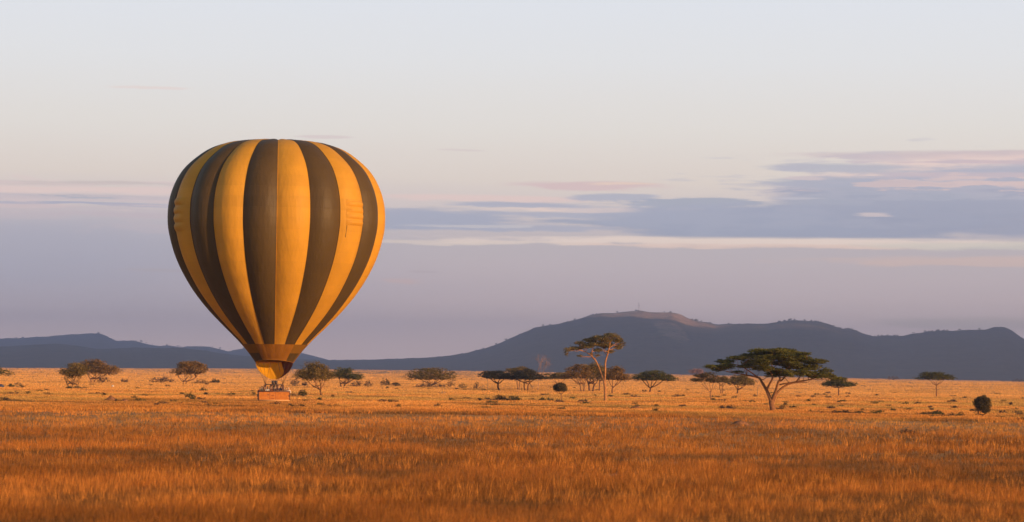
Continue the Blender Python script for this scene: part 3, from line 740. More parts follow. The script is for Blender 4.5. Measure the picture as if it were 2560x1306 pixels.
PURP = [(0.10, 0.065, 0.05), (0.13, 0.08, 0.055), (0.07, 0.05, 0.045)]
BG = [(0.06, 0.07, 0.02), (0.09, 0.085, 0.025)]
B = [ # px, base y, x0, x1, top y, colours, n, label
 (402, 957, 372, 434, 941, PURP, 1600, 'dark purple-brown thicket at the foot of the lone dome-shaped tree, on its left'),
 (538, 958, 522, 553, 947, DARK, 900, 'dark wedge-shaped shrub between the dome-shaped tree and the balloon'),
 (500, 960, 482, 524, 949, BROWN, 700, 'faint brown scrub just right of the trunk of the dome-shaped tree'),
 (258, 957, 238, 276, 938, PURP, 700, 'loose purple-brown scrub under the right side of the sloping left-hand acacia'),
 (310, 957, 300, 321, 946, PURP, 500, 'small brown shrub standing apart right of the left-hand tree pair'),
 (28, 969, 19, 36, 960, BG, 300, 'small dark green shrub nearest the left edge'),
 (475, 996, 463, 488, 983, BG, 900, 'round green bush on open grass in front of the dome-shaped tree'),
 (508, 978, 497, 518, 969, BG, 500, 'small dark shrub above and right of the round green bush'),
 (190, 972, 165, 222, 967, BG, 800, 'low dark scrub strip at the foot of the yellow-stemmed tree'),
 (737, 966, 725, 749, 944, PURP, 700, 'purplish shrub just right of the basket ropes'),
 (762, 966, 754, 770, 954, PURP, 500, 'small dark shrub under the left side of the bushy tree by the basket'),
 (757, 993, 744, 771, 973, BG, 1100, 'round green bush just right of the basket'),
 (732, 992, 722, 743, 985, BROWN, 350, 'low brown tuft touching the right side of the basket'),
 (892, 967, 876, 906, 953, PURP, 700, 'brown shrub under the tip of the dark flat acacia right of the basket'),
 (920, 967, 910, 931, 953, PURP, 500, 'brownish shrub, second to the right of the dark flat acacia'),
 (962, 965, 951, 977, 946, DARK, 900, 'dark rounded shrub, taller one of two side by side in open grass'),
 (990, 966, 978, 1001, 954, DARK, 600, 'low dark shrub, shorter one of two side by side in open grass'),
 (1075, 969, 1040, 1112, 955, PURP, 1500, 'dark thicket spread under the wide domed acacia'),
 (1122, 968, 1112, 1137, 950, BROWN, 500, 'thin brown shrub at the right end of the thicket under the domed acacia'),
 (1155, 971, 1145, 1167, 958, OLIVE, 500, 'small olive shrub just right of the wide domed acacia'),
 (1192, 973, 1183, 1202, 956, BROWN, 500, 'tiny brown tree-like shrub left of the dark acacia pair'),
 (1250, 1003, 1231, 1272, 989, DARK, 1800, 'near-black left half of the long thicket in front of the dark acacia pair'),
 (1285, 1003, 1262, 1306, 990, BG, 1500, 'green right half of the long thicket in front of the dark acacia pair'),
 (1357, 1002, 1350, 1363, 994, BG, 300, 'tiny green shrub, first left of the lollipop-shaped tree'),
 (1375, 1003, 1365, 1384, 993, BG, 500, 'green shrub beside the lollipop-shaped tree, on its left'),
 (1397, 1008, 1386, 1410, 996, PURP, 500, 'brown scrub round the foot of the lollipop-shaped tree'),
 (1432, 998, 1424, 1440, 992, [(0.09, 0.13, 0.03)], 300, 'small bright green shrub right of the lollipop-shaped tree'),
 (1455, 1006, 1443, 1470, 997, PURP, 500, 'low red-brown mound of scrub left of the tall pale trunk'),
 (2232, 949, 2215, 2250, 938, PURP, 400, 'faint far-off shrub breaking the skyline between the two small right-hand acacias'),
 (2545, 954, 2525, 2575, 945, DARK, 500, 'far dark shrub on the skyline at the right edge'),
 (2120, 1036, 2060, 2178, 1026, DARK, 2400, 'long low dark scrub line right of the largest acacia'),
 (2330, 1040, 2286, 2366, 1029, BG, 2400, 'long low green scrub line left of the round dark bush'),
 (2378, 1042, 2369, 2387, 1032, DARK, 500, 'small dark shrub, first left of the round dark bush'),
 (2399, 1042, 2390, 2411, 1030, BG, 600, 'small green shrub between the low scrub line and the round dark bush'),
 (1095, 1019, 1083, 1108, 1009, BROWN, 400, 'sprawling brown twiggy shrub on open ground below the wide domed acacia'),
 (2270, 1086, 2244, 2294, 1074, [(0.09, 0.045, 0.03), (0.06, 0.035, 0.025)], 1600, 'dark red-brown low shrub in the foreground grass at right'),
 (240, 986, 214, 266, 982, DARK, 700, 'flat dark scrub strip left of the earth mound'),
 (2545, 1054, 2520, 2590, 1044, DARK, 900, 'low dark scrub cut off by the right edge'),
 (45, 964, 36, 54, 957, BROWN, 300, 'small brown shrub second from the left edge'),
]
for i, (px, py, x0, x1, yt, cols, nl, lab) in enumerate(B):
    far = None
    if py < 955 and px > 2000: far = 2600 if px < 2400 else 2800
    bush('shrub', lab, px, py, x0, x1, yt, cols, nl, 100 + i, npad=5 if x1 - x0 < 40 else 9, dist=far)
tree('round_bush', 'solid dark round bush standing alone near the right edge', 2456, 1041, 2431, 2482, 989, 1037, 'round', [(0.11, 0.08, 0.03), (0.08, 0.06, 0.024)], (0.15, 0.09, 0.05), seed=31, nl=9000, npad=26, tw=3, fork=0.9, cat='bush', group='low shrubs on the plain')
# ground cover: small tussocks and dwarf scrub too many to count
rg_ = np.random.default_rng(19)
VV = []; TT = []
k_ = 0
while k_ < 220:
    u_ = rg_.random(); r_ = 1 / (u_ * (1 / 255 - 1 / 640) + 1 / 640); a_ = (rg_.random() - 0.5) * 0.5
    x_, y_ = r_ * math.sin(a_), r_ * math.cos(a_)
    if fbm(np.float64(x_ / 26), np.float64(y_ / 12), 3, 61) < 0.57: continue
    w_ = rg_.uniform(0.2, 1.0) * (0.6 + r_ / 700); h_ = rg_.uniform(0.14, 0.34)
    c_ = [DARK, BG, OLIVE, PURP, OLIVE, BROWN][rg_.integers(0, 6)]
    v_, t_ = leaves([(x_ + rg_.uniform(-0.5, 0.5) * w_, y_, h_ * 0.6, w_ * 0.6, w_ * 0.4, h_ * 0.7) for _ in range(3)], 260, 0.085, c_, k_ + 500, flat=0.6)
    v_[:, 2] = np.maximum(v_[:, 2], 0); VV.append(v_); TT.append(t_); k_ += 1
tag(link('dwarf_scrub', trimesh('dwarf_scrub', np.concatenate(VV), np.concatenate(TT)), LEAF), 'small dark tussocks and dwarf scrub dotted over the open plain', 'scrub', kind='stuff')
# earth mounds
def mound(label, px, py, wpx, hpx, seed):
    gp = ground_pt(px, py); s = gp.y / F
    r_, a_ = np.meshgrid(np.linspace(0, 1, 14), np.linspace(0, 2 * np.pi, 40, endpoint=False), indexing='ij')
    x = r_ * np.cos(a_); y = r_ * np.sin(a_)
    nz = fbm(x * 3 + 9, y * 3 + 9, 4, seed)
    z = np.clip(np.cos(r_ * np.pi / 2), 0, 1) ** 1.3 * (0.55 + 0.9 * nz) * hpx * s - 0.03
    k = 1 + 0.35 * (fbm(np.cos(a_) * 1.5 + 5, np.sin(a_) * 1.5 + 5, 3, seed + 2) - 0.5)
    P = np.stack([x * wpx * s / 2 * k, y * wpx * s / 2 * 0.9 * k, z], -1)
    o = link('earth_mound', gridmesh('earth_mound', P, wrap=True), mat('red_earth', (0.26, 0.12, 0.06), rough=1, spec=0.05, bump=(5, 1.0, 0.1), vary=0.35, vscale=2.5))
    o.location = gp; tag(o, label, 'mound', 'earth mounds in the grass')
mound('low brown earth mound left of the balloon basket', 277, 1003, 42, 13, 3)
mound('smaller earth mound beside the low one left of the balloon basket', 312, 1005, 26, 9, 4)
mound('low red earth mound in the foreground below the largest acacia', 1850, 1064, 60, 12, 5)
mound('faint low mound in the grass before the tall pale-trunked tree', 1590, 1023, 44, 8, 6)
# rocks
def rock(label, px, py, w, h, c, seed):
    gp = ground_pt(px, py); s = gp.y / F
    a, b_ = np.meshgrid(np.linspace(0.02, np.pi - 0.02, 12), np.linspace(0, 2 * np.pi, 18, endpoint=False), indexing='ij')
    k = 0.8 + 0.45 * fbm(np.cos(b_) * 1.6 + a * 1.4 + 7, np.sin(b_) * 1.6 + 7, 3, seed)
    P = np.stack([np.sin(a) * np.cos(b_) * w * s / 2 * k, np.sin(a) * np.sin(b_) * w * s / 2 * k, np.cos(a) * h * s * k * 0.7 + h * s * 0.25], -1)
    o = link('boulder', gridmesh('boulder', P, wrap=True), mat('rock_%d' % seed, c, rough=0.9, bump=(4, 0.8, 0.1), vary=0.3, vscale=3))
    o.location = gp; tag(o, label, 'rock')
rock('small blue-grey object at the very left edge of the photo', 2, 969, 16, 8, (0.055, 0.06, 0.10), 1)  # unidentified dark blue object, given a rounded stone shape
rock('tiny pale stone in the grass below the left-hand tree pair', 282, 968, 6, 5, (0.7, 0.6, 0.5), 2)

# trees along the ridge lines (each a bump on the skyline)
rt = random.Random(12)
RX = [q[0] for q in RIDGE]; RY = [q[1] for q in RIDGE]
LX = [q[0] for q in LEFTB]; LY = [q[1] for q in LEFTB]
protos = []
for k in range(4):
    pads_ = [(rt.uniform(-1.0, 1.0), rt.uniform(-0.8, 0.8), rt.uniform(4.4, 5.6), rt.uniform(2.2, 3.2), 2.6, rt.uniform(1.6, 2.2)) for _ in range(5)]
    Vv, Tt = leaves(pads_, 700, 0.85, DARK, 200 + k, flat=0.6)
    trv = []
    for j in range(6):
        a0, a1 = j * math.pi / 3, (j + 1) * math.pi / 3
        p = [(0.35 * math.cos(a0), 0.35 * math.sin(a0), -3), (0.35 * math.cos(a1), 0.35 * math.sin(a1), -3), (0, 0, 7)]
        trv += p
    V2 = np.concatenate([Vv, np.array(trv)]); T2 = np.concatenate([Tt, np.tile([[0.1, 0.07, 0.05]], (6, 1))])
    me = trimesh('ridge_tree', V2, T2); me.materials.append(LEAF); protos.append(me)
spots = []
for a, b_, n_, wh in ((1150, 1330, 7, 'on the rising left shoulder of the long hill'), (1330, 1500, 8, 'on the crest just left of the sunlit summit of the long hill'),
        (1520, 1600, 3, 'on the summit left of the mast'), (1620, 1700, 3, 'on the summit right of the mast'), (1720, 1800, 9, 'on the slope falling right from the summit'),
        (1800, 1850, 3, 'in the shallow saddle right of the summit'), (1900, 1980, 7, 'on the left side of the second hump of the long hill'), (1985, 2060, 12, 'on top of the second hump, above the largest acacia'),
        (2075, 2145, 11, 'on the right slope of the second hump'), (2160, 2270, 12, 'in the deep saddle at the right part of the long hill'), (2280, 2460, 18, 'on the level crest at far right'), (2490, 2560, 9, 'on the last slope beside the right edge')):
    for _ in range(n_): spots.append((rt.uniform(a, b_), 'R', 'tiny dark tree ' + wh))
for a, b_, n_, wh in ((0, 75, 7, 'on the distant crest beside the left edge'), (90, 250, 4, 'on the highest distant left-hand hump'), (330, 400, 7, 'on the step right of the highest left-hand hump'), (410, 560, 9, 'on the distant crest above the dome-shaped tree'), (580, 615, 4, 'on the distant crest just left of the balloon')):
    for _ in range(n_): spots.append((rt.uniform(a, b_), 'L', 'tiny hazy tree ' + wh))
for (px, side, lab) in spots:
    d = 8500 if side == 'R' else 12500
    py = float(np.interp(px, RX, RY)) if side == 'R' else float(np.interp(px, LX, LY))
    q = at(px, py + 1.5, d)
    o = bpy.data.objects.new('ridge_tree', rt.choice(protos)); C.objects.link(o)
    k = rt.uniform(0.45, 1.05) * (1.0 if side == 'R' else 1.3)
    o.location = q; o.scale = (k, k, k * rt.uniform(0.75, 1.1)); o.rotation_euler.z = rt.uniform(0, 6.28)
    tag(o, lab, 'tree', 'trees along the crest of the long hill' if side == 'R' else 'trees along the crest of the distant left hills')

# mast on the summit
q = at(1597, 779, 8480)
root = thing('radio_mast', q, 'slim lattice radio mast standing on the summit of the long hill', 'mast')
white = mat('mast_paint', (0.75, 0.70, 0.68), rough=0.5, vary=0.1)
redp = mat('mast_red_paint', (0.45, 0.16, 0.12), rough=0.5, vary=0.1)
for k in range(5):
    mb = MB(); z0 = -4 + k * 7.0; z1 = z0 + 7.0; w0 = 1.6 - k * 0.25; w1 = 1.6 - (k + 1) * 0.25
    for (sx_, sy_) in ((-1, -1), (1, -1), (1, 1), (-1, 1)):
        mb.tube([(sx_ * w0, sy_ * w0, z0), (sx_ * w1, sy_ * w1, z1)], [0.22, 0.22], 5)
    for f_ in range(4):
        ca = [(-1, -1), (1, -1), (1, 1), (-1, 1)][f_]; cb = [(1, -1), (1, 1), (-1, 1), (-1, -1)][f_]
        zm = (z0 + z1) / 2; wm = (w0 + w1) / 2
        mb.tube([(ca[0] * w0, ca[1] * w0, z0), (cb[0] * wm, cb[1] * wm, zm), (ca[0] * w1, ca[1] * w1, z1)], [0.12] * 3, 4)
        mb.tube([(ca[0] * w1, ca[1] * w1, z1), (cb[0] * w1, cb[1] * w1, z1)], [0.14] * 2, 4)
    mb.build('lattice_section', redp if k % 2 == 0 else white, root)
for (dz, sx_) in ((17, 1.6), (20, -1.2), (29, 0.6)):
    MB().tube([(sx_, -1.6, dz), (sx_, -2.6, dz)], [1.5, 0.9], 14).build('dish', white, root)
MB().tube([(0, 0, 31), (0, 0, 35)], [0.12, 0.06], 5).build('aerial', white, root)
q = at(1603.5, 779, 8480)
root = thing('equipment_hut', q, 'tiny white hut beside the radio mast on the summit', 'hut')
MB().box((0, 0, 0.6), (3.6, 3.2, 6.4), bev=0.05).build('wall', white, root, False)
mb = MB(); b0 = len(mb.v); mb.v += [Vector(v) for v in ((-2.1, -1.9, 3.82), (2.1, -1.9, 3.82), (2.1, 1.9, 3.82), (-2.1, 1.9, 3.82), (-2.1, 0, 5.0), (2.1, 0, 5.0))]
mb.f += [(0, 1, 5, 4), (2, 3, 4, 5), (0, 4, 3), (1, 2, 5), (0, 3, 2, 1)]; mb.build('roof', white, root, False)
MB().box((0.4, -1.63, -0.8), (1.0, 0.08, 2.1)).build('door', redp, root, False)

# ------------------------------------------------------------------ the balloon
D = 266.0; S = D / F
bp = at(684.5, 1003, D)
bal = thing('hot_air_balloon', bp, 'large hot air balloon with yellow and dark brown vertical stripes hovering just above grass', 'hot air balloon')
prof_y = [354, 354.6, 357, 361, 377, 397, 432, 470, 515, 545, 575, 600, 646, 694, 735, 777, 815, 862, 884, 907]
prof_w = [2, 45, 90, 126, 171, 200, 236, 257, 269.5, 271.5, 270, 265, 251, 228, 202, 168, 131, 83, 64, 47.5]
zt_ = np.array([(1003 - y) * S for y in prof_y]); rt_ = np.array([v * S for v in prof_w])
# arc-length smooth resample
tt = np.concatenate([[0], np.cumsum(np.hypot(np.diff(zt_), np.diff(rt_)))])
def spl(x, y, xn):
    y = np.asarray(y, float); x = np.asarray(x, float); m = np.gradient(y, x)
    i = np.clip(np.searchsorted(x, xn) - 1, 0, len(x) - 2); h_ = x[i + 1] - x[i]; u = (xn - x[i]) / h_
    return (2 * u ** 3 - 3 * u ** 2 + 1) * y[i] + (u ** 3 - 2 * u ** 2 + u) * h_ * m[i] + (-2 * u ** 3 + 3 * u ** 2) * y[i + 1] + (u ** 3 - u ** 2) * h_ * m[i + 1]
NG = 20
def fabric(name, c, transl, seams=True, vary=0.06):
    m = bpy.data.materials.new(name); m.use_nodes = True
    t = m.node_tree; t.nodes.clear(); n = NT(t)
    o = n.n('ShaderNodeOutputMaterial'); p = n.n('ShaderNodeBsdfPrincipled')
    p.inputs['Roughness'].default_value = 0.55; p.inputs['Specular IOR Level'].default_value = 0.25
    tc_ = n.n('ShaderNodeTexCoord').outputs['Object']
    sp = n.n('ShaderNodeSeparateXYZ'); n.put(sp.inputs[0], tc_)
    f = n.noise(tc_, 0.35, 4, 0.55); k = n.ss(f, 0.3, 0.7, 1 - vary, 1 + vary)
    # panel-to-panel shade of the cloth, horizontal seams every 1.15 m
    zz = n.m('DIVIDE', sp.outputs[2], 1.15); fr = n.m('FRACT', zz)
    wn = n.n('ShaderNodeTexWhiteNoise', noise_dimensions='1D'); n.put(wn.inputs['W'], n.m('FLOOR', zz))
    k = n.m('MULTIPLY', k, n.m('MULTIPLY_ADD', wn.outputs[0], 0.06, 0.97))
    seam = n.m('GREATER_THAN', fr, 0.965)
    k = n.m('MULTIPLY', k, n.m('MULTIPLY_ADD', seam, -0.05, 1.0))
    vm = n.n('ShaderNodeVectorMath', operation='SCALE'); vm.inputs[0].default_value = c; n.put(vm.inputs['Scale'], k)
    col_ = vm.outputs[0]
    n.put(p.inputs['Base Color'], col_)
    b = n.n('ShaderNodeBump'); b.inputs['Strength'].default_value = 0.6; b.inputs['Distance'].default_value = 0.14
    mp = n.n('ShaderNodeMapping'); mp.inputs['Scale'].default_value = (1.5, 1.5, 0.35); n.put(mp.inputs[0], tc_)
    n.put(b.inputs['Height'], n.m('ADD', n.noise(mp.outputs[0], 1.1, 4, 0.6), n.m('MULTIPLY', seam, -0.1))); n.put(p.inputs['Normal'], b.outputs[0])
    tr = n.n('ShaderNodeBsdfTranslucent'); n.put(tr.inputs[0], col_)
    ms = n.n('ShaderNodeMixShader'); ms.inputs[0].default_value = transl
    n.put(ms.inputs[1], p.outputs[0]); n.put(ms.inputs[2], tr.outputs[0]); n.put(o.inputs[0], ms.outputs[0])
    MATS[name] = m
    return m
YEL = fabric('yellow_fabric', (0.74, 0.37, 0.036), 0.28)
DRK = fabric('brown_fabric', (0.082, 0.050, 0.015), 0.04)
OLV = fabric('olive_fabric', (0.27, 0.13, 0.014), 0.25)
ORG = fabric('orange_fabric', (0.36, 0.150, 0.014), 0.25)
MAR = fabric('maroon_fabric', (0.16, 0.05, 0.03), 0.15)
YAW = R(5.6)                                    # stripes face the camera direction
sag = 0.056
def surf(theta, tpar):
    """theta measured from the side that faces the camera, positive to the camera's right"""
    z = spl(tt, zt_, tpar); r = spl(tt, rt_, tpar)
    return r, z
def pt(theta, r, z):
    a = theta + YAW * 1.0
    return np.stack([r * np.sin(a), -r * np.cos(a), z], -1)
t862 = float(np.interp(862, prof_y[9:], tt[9:]))
nt, nu = 90, 17
g0 = R(18)
tp = np.linspace(0, t862, nt)
OFF = 0.0
for k in range(NG):
    u = np.linspace(0, 1, nu)
    TH, TP = np.meshgrid(u, tp); TH, TP = TH, TP
    r, z = surf(None, TP)
    bul = 4 * TH * (1 - TH)
    rs = 271.5 * S * 0 + r
    endf = smooth(0, 3.5, TP) * (1 - 0.55 * smooth(t862 * 0.72, t862, TP))
    amp = sag * rs * endf * 1.05 - 0.010 * rs
    # chord-corrected scallop: seams sit in, panel centres bulge out
    rr = rs + (bul - 0.93) * amp
    zz = z + bul * 0.22 * (1 - smooth(0, 6.5, TP)) * smooth(0, 2.5, TP) 
    # fine vertical wrinkles at the seams towards the mouth
    rr = rr + 0.02 * np.sin(TH * 40) * smooth(t862 * 0.6, t862, TP) * 0.6
    th = OFF + (k + TH) * g0
    Pk = pt(th, rr, zz)
    o = link('gore', gridmesh('gore', Pk), YEL if k % 2 == 0 else DRK, bal)
    # rib tape along the seam
    tpl = np.linspace(0.3, t862, 70); r2, z2 = surf(None, tpl)
    Pl = pt(np.full_like(tpl, OFF + k * g0), r2 - 0.93 * r2 * (sag * smooth(0, 3.5, tpl) * (1 - 0.55 * smooth(t862 * 0.72, t862, tpl)) * 1.05 - 0.010) + 0.03, z2)
    MB().tube([Vector(q_) for q_ in Pl], [0.028] * len(tpl), 4, cap=False).build('load_tape', MATS['yellow_fabric'] if k in (0,) else DRK, bal)
# crown ring and line at the top
r0, z0 = surf(None, np.array([0.15]))
MB().tube([(0.45 * math.cos(a), 0.45 * math.sin(a), zt_[0] + 0.03) for a in np.linspace(0, 2 * math.pi, 20)], [0.05] * 20, 6).build('crown_ring', mat('steel', (0.4, 0.4, 0.42), rough=0.4), bal)
# turning vents: rows of ripples on two yellow panels
def vent(theta0, theta1, y0, y1):
    zz_ = np.linspace((1003 - y1) * S, (1003 - y0) * S, 60); uu = np.linspace(0, 1, 14)
    Uu, Zz = np.meshgrid(uu, zz_)
    order = np.argsort(zt_[9:]); 
    r = np.interp(Zz, zt_[::-1], rt_[::-1])
    ph = (Zz - zz_[0]) / (zz_[-1] - zz_[0])
    full = (theta0 + (theta1 - theta0) * Uu); loc = (full - OFF) / g0; loc = loc - np.floor(loc)
    amp = (sag * 1.05 - 0.010) * r
    rr = r + (4 * loc * (1 - loc) - 0.93) * amp + 0.03 + 0.15 * np.abs(np.sin(ph * np.pi * 4)) * np.clip(np.minimum(Uu, 1 - Uu) * 6, 0, 1)
    link('turning_vent', gridmesh('turning_vent', pt(full, rr, Zz)), YEL, bal)
    edge = [Vector(q_) for q_ in pt(np.full(30, theta0 + 0.01), np.interp(np.linspace(zz_[0] - 1.3, zz_[-1] + 0.8, 30), zt_[::-1], rt_[::-1]) * 0.985, np.linspace(zz_[0] - 1.3, zz_[-1] + 0.8, 30))]
    MB().tube(edge, [0.035] * 30, 5).build('vent_slit', DRK, bal)
vent(R(39), R(53.4), 512, 572)
vent(R(-71.5), R(-57), 505, 590)
# lower band: patchwork of olive and orange panels above the mouth
tb = np.linspace(t862, tt[-1], 14)
mouth = tt[-1]
def band(ta, tb_, m, ka, kb, rim=False):
    th = OFF + np.linspace(ka * g0, kb * g0, max(2, int((kb - ka) * 10) + 1))
    tq = np.linspace(ta, tb_, 10)
    TH, TP = np.meshgrid(th, tq); r, z = surf(None, TP)
    loc = (TH - OFF) / g0; loc = loc - np.floor(loc)
    r = r * (1.0 + 0.010 * 4 * loc * (1 - loc))
    if rim:                                  # the front of the mouth is cut a little higher
        lift = np.clip(np.cos(TH - R(-8)), 0, 1) ** 1.5
        z = z + 0.30 * lift * smooth(ta, tb_, TP)
        r = r + 0.10 * lift * smooth(ta, tb_, TP)
    link('mouth_panel', gridmesh('mouth_panel', pt(TH, r, z)), m, bal)
tmid = (t862 + mouth) / 2
for k in range(0, 20, 2):
    band(t862, tmid, OLV if k in (14, 16, 12, 10) else ORG if k in (0, 18) else OLV, k, k + 2)
    band(tmid, mouth - 0.0, DRK if k in (14, 2, 16) else ORG if k in (0, 18) else OLV, k, k + 2, True)
# mouth rope
th = np.linspace(0, 2 * np.pi, 60); r, z = surf(None, np.full(60, mouth)); lift = np.clip(np.cos(th - R(-8)), 0, 1) ** 1.5
MB().tube([Vector(q_) for q_ in pt(th, r + 0.10 * lift, z + 0.30 * lift)], [0.035] * 60, 6, cap=False).build('mouth_hem', ORG, bal)
# scoop: half cone of cloth behind the burner, open towards the sun
sy = [905, 912, 920, 928, 935, 941, 946, 949]; sw = [47, 46, 43, 38, 31, 23, 15, 9]
SCF = fabric('scoop_fabric', (0.95, 0.47, 0.018), 0.4)
def scoop_panel(name, lo, hi, m, nn=40):
    zs = np.linspace(0, 1, 24)
    uu, ZZ = np.meshgrid(np.linspace(0, 1, nn), zs)
    lo_ = R(lo[0]) + (R(lo[1]) - R(lo[0])) * ZZ ** 1.5; hi_ = R(hi[0]) + (R(hi[1]) - R(hi[0])) * ZZ ** 1.5
    TH = lo_ + (hi_ - lo_) * uu
    yy = 905 + 44 * ZZ; rr = np.interp(yy, sy, sw) * S
    fold = 1 + 0.030 * np.sin(TH * 11) * np.sin(ZZ * math.pi) + 0.035 * np.sin(TH * 5 + 1) * ZZ
    link(name, gridmesh(name, pt(TH, rr * fold, (1003 - yy) * S)), m, bal)
scoop_panel('scoop', (158, 118), (283, 270), SCF, 50)
scoop_panel('scoop_side_panel', (82, 100), (158, 118), MAR, 24)
# inner cloth seen as the dark inside of the mouth
# burner, frame, poles, cables
steel = mat('dark_steel', (0.07, 0.045, 0.04), rough=0.45, spec=0.5)
leather = mat('leather_sleeve', (0.15, 0.075, 0.05), rough=0.6, vary=0.2)
BY = R(9)                                        # heading of the basket
cb, sb_ = math.cos(BY), math.sin(BY)
def bl(x, y, z): return (x * cb - y * sb_, x * sb_ + y * cb, z)
bz = (1003 - 961.5) * S
mb = MB()
for (a, b_) in (((-0.95, -0.55), (0.95, -0.55)), ((0.95, -0.55), (0.95, 0.55)), ((0.95, 0.55), (-0.95, 0.55)), ((-0.95, 0.55), (-0.95, -0.55)), ((-0.25, -0.55), (-0.25, 0.55)), ((0.35, -0.55), (0.35, 0.55))):
    mb.tube([bl(a[0], a[1], bz), bl(b_[0], b_[1], bz)], [0.04, 0.04], 6)
mb.build('burner_frame', steel, bal)
for (x_, y_) in ((-0.12, -0.2), (0.22, -0.2), (-0.12, 0.2), (0.22, 0.2)):
    bn = MB().tube([bl(x_, y_, bz - 0.06), bl(x_, y_, bz + 0.06), bl(x_, y_, bz + 0.1), bl(x_, y_, bz + 0.42)], [0.07, 0.1, 0.15, 0.16], 14).build('burner', steel, bal)
    MB().tube([bl(x_ + 0.05, y_, bz - 0.3), bl(x_, y_, bz - 0.05)], [0.035, 0.035], 6).build('fuel_hose', leather, bn)
BT = 1.06                                        # basket rim height
for (x_, tx_) in ((-1.15, -0.95), (-0.42, -0.30), (0.30, 0.34), (0.98, 0.92)):
    for yy_ in (-0.68, 0.68):
        for o_ in (-0.08, 0.08):
            MB().tube([bl(x_ + o_, yy_, BT - 0.05), bl(tx_ + o_ * 0.9, yy_ * 0.8, bz - 0.02)], [0.042, 0.04], 6).build('pole', leather, bal)
for k in range(16):
    th_ = R(360 / 16 * (k + 0.5)); r_, z_ = surf(None, np.array([mouth]))
    e = pt(np.array([th_]), r_, z_)[0]
    cx_ = 0.95 if e[0] > 0 else -0.95; cy_ = 0.55 if e[1] > 0 else -0.55
    MB().tube([bl(cx_, cy_, bz + 0.02), tuple(e)], [0.009, 0.009], 4).build('cable', steel, bal)
# basket
wick = bpy.data.materials.new('wicker'); wick.use_nodes = True
t = wick.node_tree; n = NT(t); p = t.nodes['Principled BSDF']
tc_ = n.n('ShaderNodeTexCoord').outputs['Object']; sp = n.n('ShaderNodeSeparateXYZ'); n.put(sp.inputs[0], tc_)
wx = n.m('SINE', n.m('MULTIPLY', n.m('ADD', sp.outputs[0], sp.outputs[1]), 60)); wz = n.m('SINE', n.m('MULTIPLY', sp.outputs[2], 150))
wv = n.m('MULTIPLY', wx, wz)
n.put(p.inputs['Base Color'], n.mix(n.ss(n.noise(tc_, 4, 4, 0.6), 0.3, 0.7), (0.50, 0.150, 0.013), (0.62, 0.21, 0.022)))
b = n.n('ShaderNodeBump'); b.inputs['Strength'].default_value = 0.6; b.inputs['Distance'].default_value = 0.015
n.put(b.inputs['Height'], wv); n.put(p.inputs['Normal'], b.outputs[0]); p.inputs['Roughness'].default_value = 0.7
WX, WY = 3.40, 1.55
mb = MB()
for (cx_, cy_, dx_, dy_) in ((0, -WY / 2, WX, 0.06), (0, WY / 2, WX, 0.06), (-WX / 2, 0, 0.06, WY - 0.07), (WX / 2, 0, 0.06, WY - 0.07)):
    mb.box((cx_, cy_, 0.55), (dx_, dy_, 0.94))
bk_ = mb.build('basket', wick, bal, False); bk_.rotation_euler.z = BY
def bpart(mb, name, m, sm=True):
    return mb.build(name, m, bk_, sm)
bpart(MB().box((0, 0, 0.05), (WX + 0.04, WY + 0.04, 0.06)), 'floor', leather, False)
cor = [(-WX / 2, -WY / 2), (WX / 2, -WY / 2), (WX / 2, WY / 2), (-WX / 2, WY / 2)]
mb = MB()
for i in range(4): mb.tube([(cor[i][0], cor[i][1], BT), (cor[(i + 1) % 4][0], cor[(i + 1) % 4][1], BT)], [0.075, 0.075], 10)
bpart(mb, 'rim', leather)
mb = MB()
for i in range(4): mb.tube([(cor[i][0], cor[i][1], 0.09), (cor[(i + 1) % 4][0], cor[(i + 1) % 4][1], 0.09)], [0.07, 0.07], 10)
bpart(mb, 'base_trim', mat('tan_hide', (0.62, 0.34, 0.14), rough=0.7))
for (x_, y_) in cor: bpart(MB().tube([(x_, y_, 0.05), (x_, y_, BT)], [0.06, 0.06], 8), 'corner_trim', leather)
for x_ in (-0.5, 0.16): bpart(MB().box((x_, -WY / 2 - 0.035, 0.56), (0.05, 0.02, 0.92)), 'strap', mat('rust_leather', (0.34, 0.11, 0.03), rough=0.7), False)
for z_ in (0.28, 0.62): 
    bpart(MB().box((-0.17, -WY / 2 - 0.033, z_), (0.28, 0.014, 0.11), bev=0.006), 'foothold', mat('rust_leather', (0.34, 0.11, 0.03)), False)
bpart(MB().box((-0.17, 0, 0.55), (0.05, WY - 0.07, 0.9)), 'partition', wick, False)
bpart(MB().box((0.7, 0, 0.5), (0.05, WY - 0.07, 0.8)), 'partition', wick, False)
for x_ in (-0.95, 1.15): bpart(MB().box((x_, 0, 0.26), (0.9, 0.5, 0.34), bev=0.02), 'bench', leather, False)

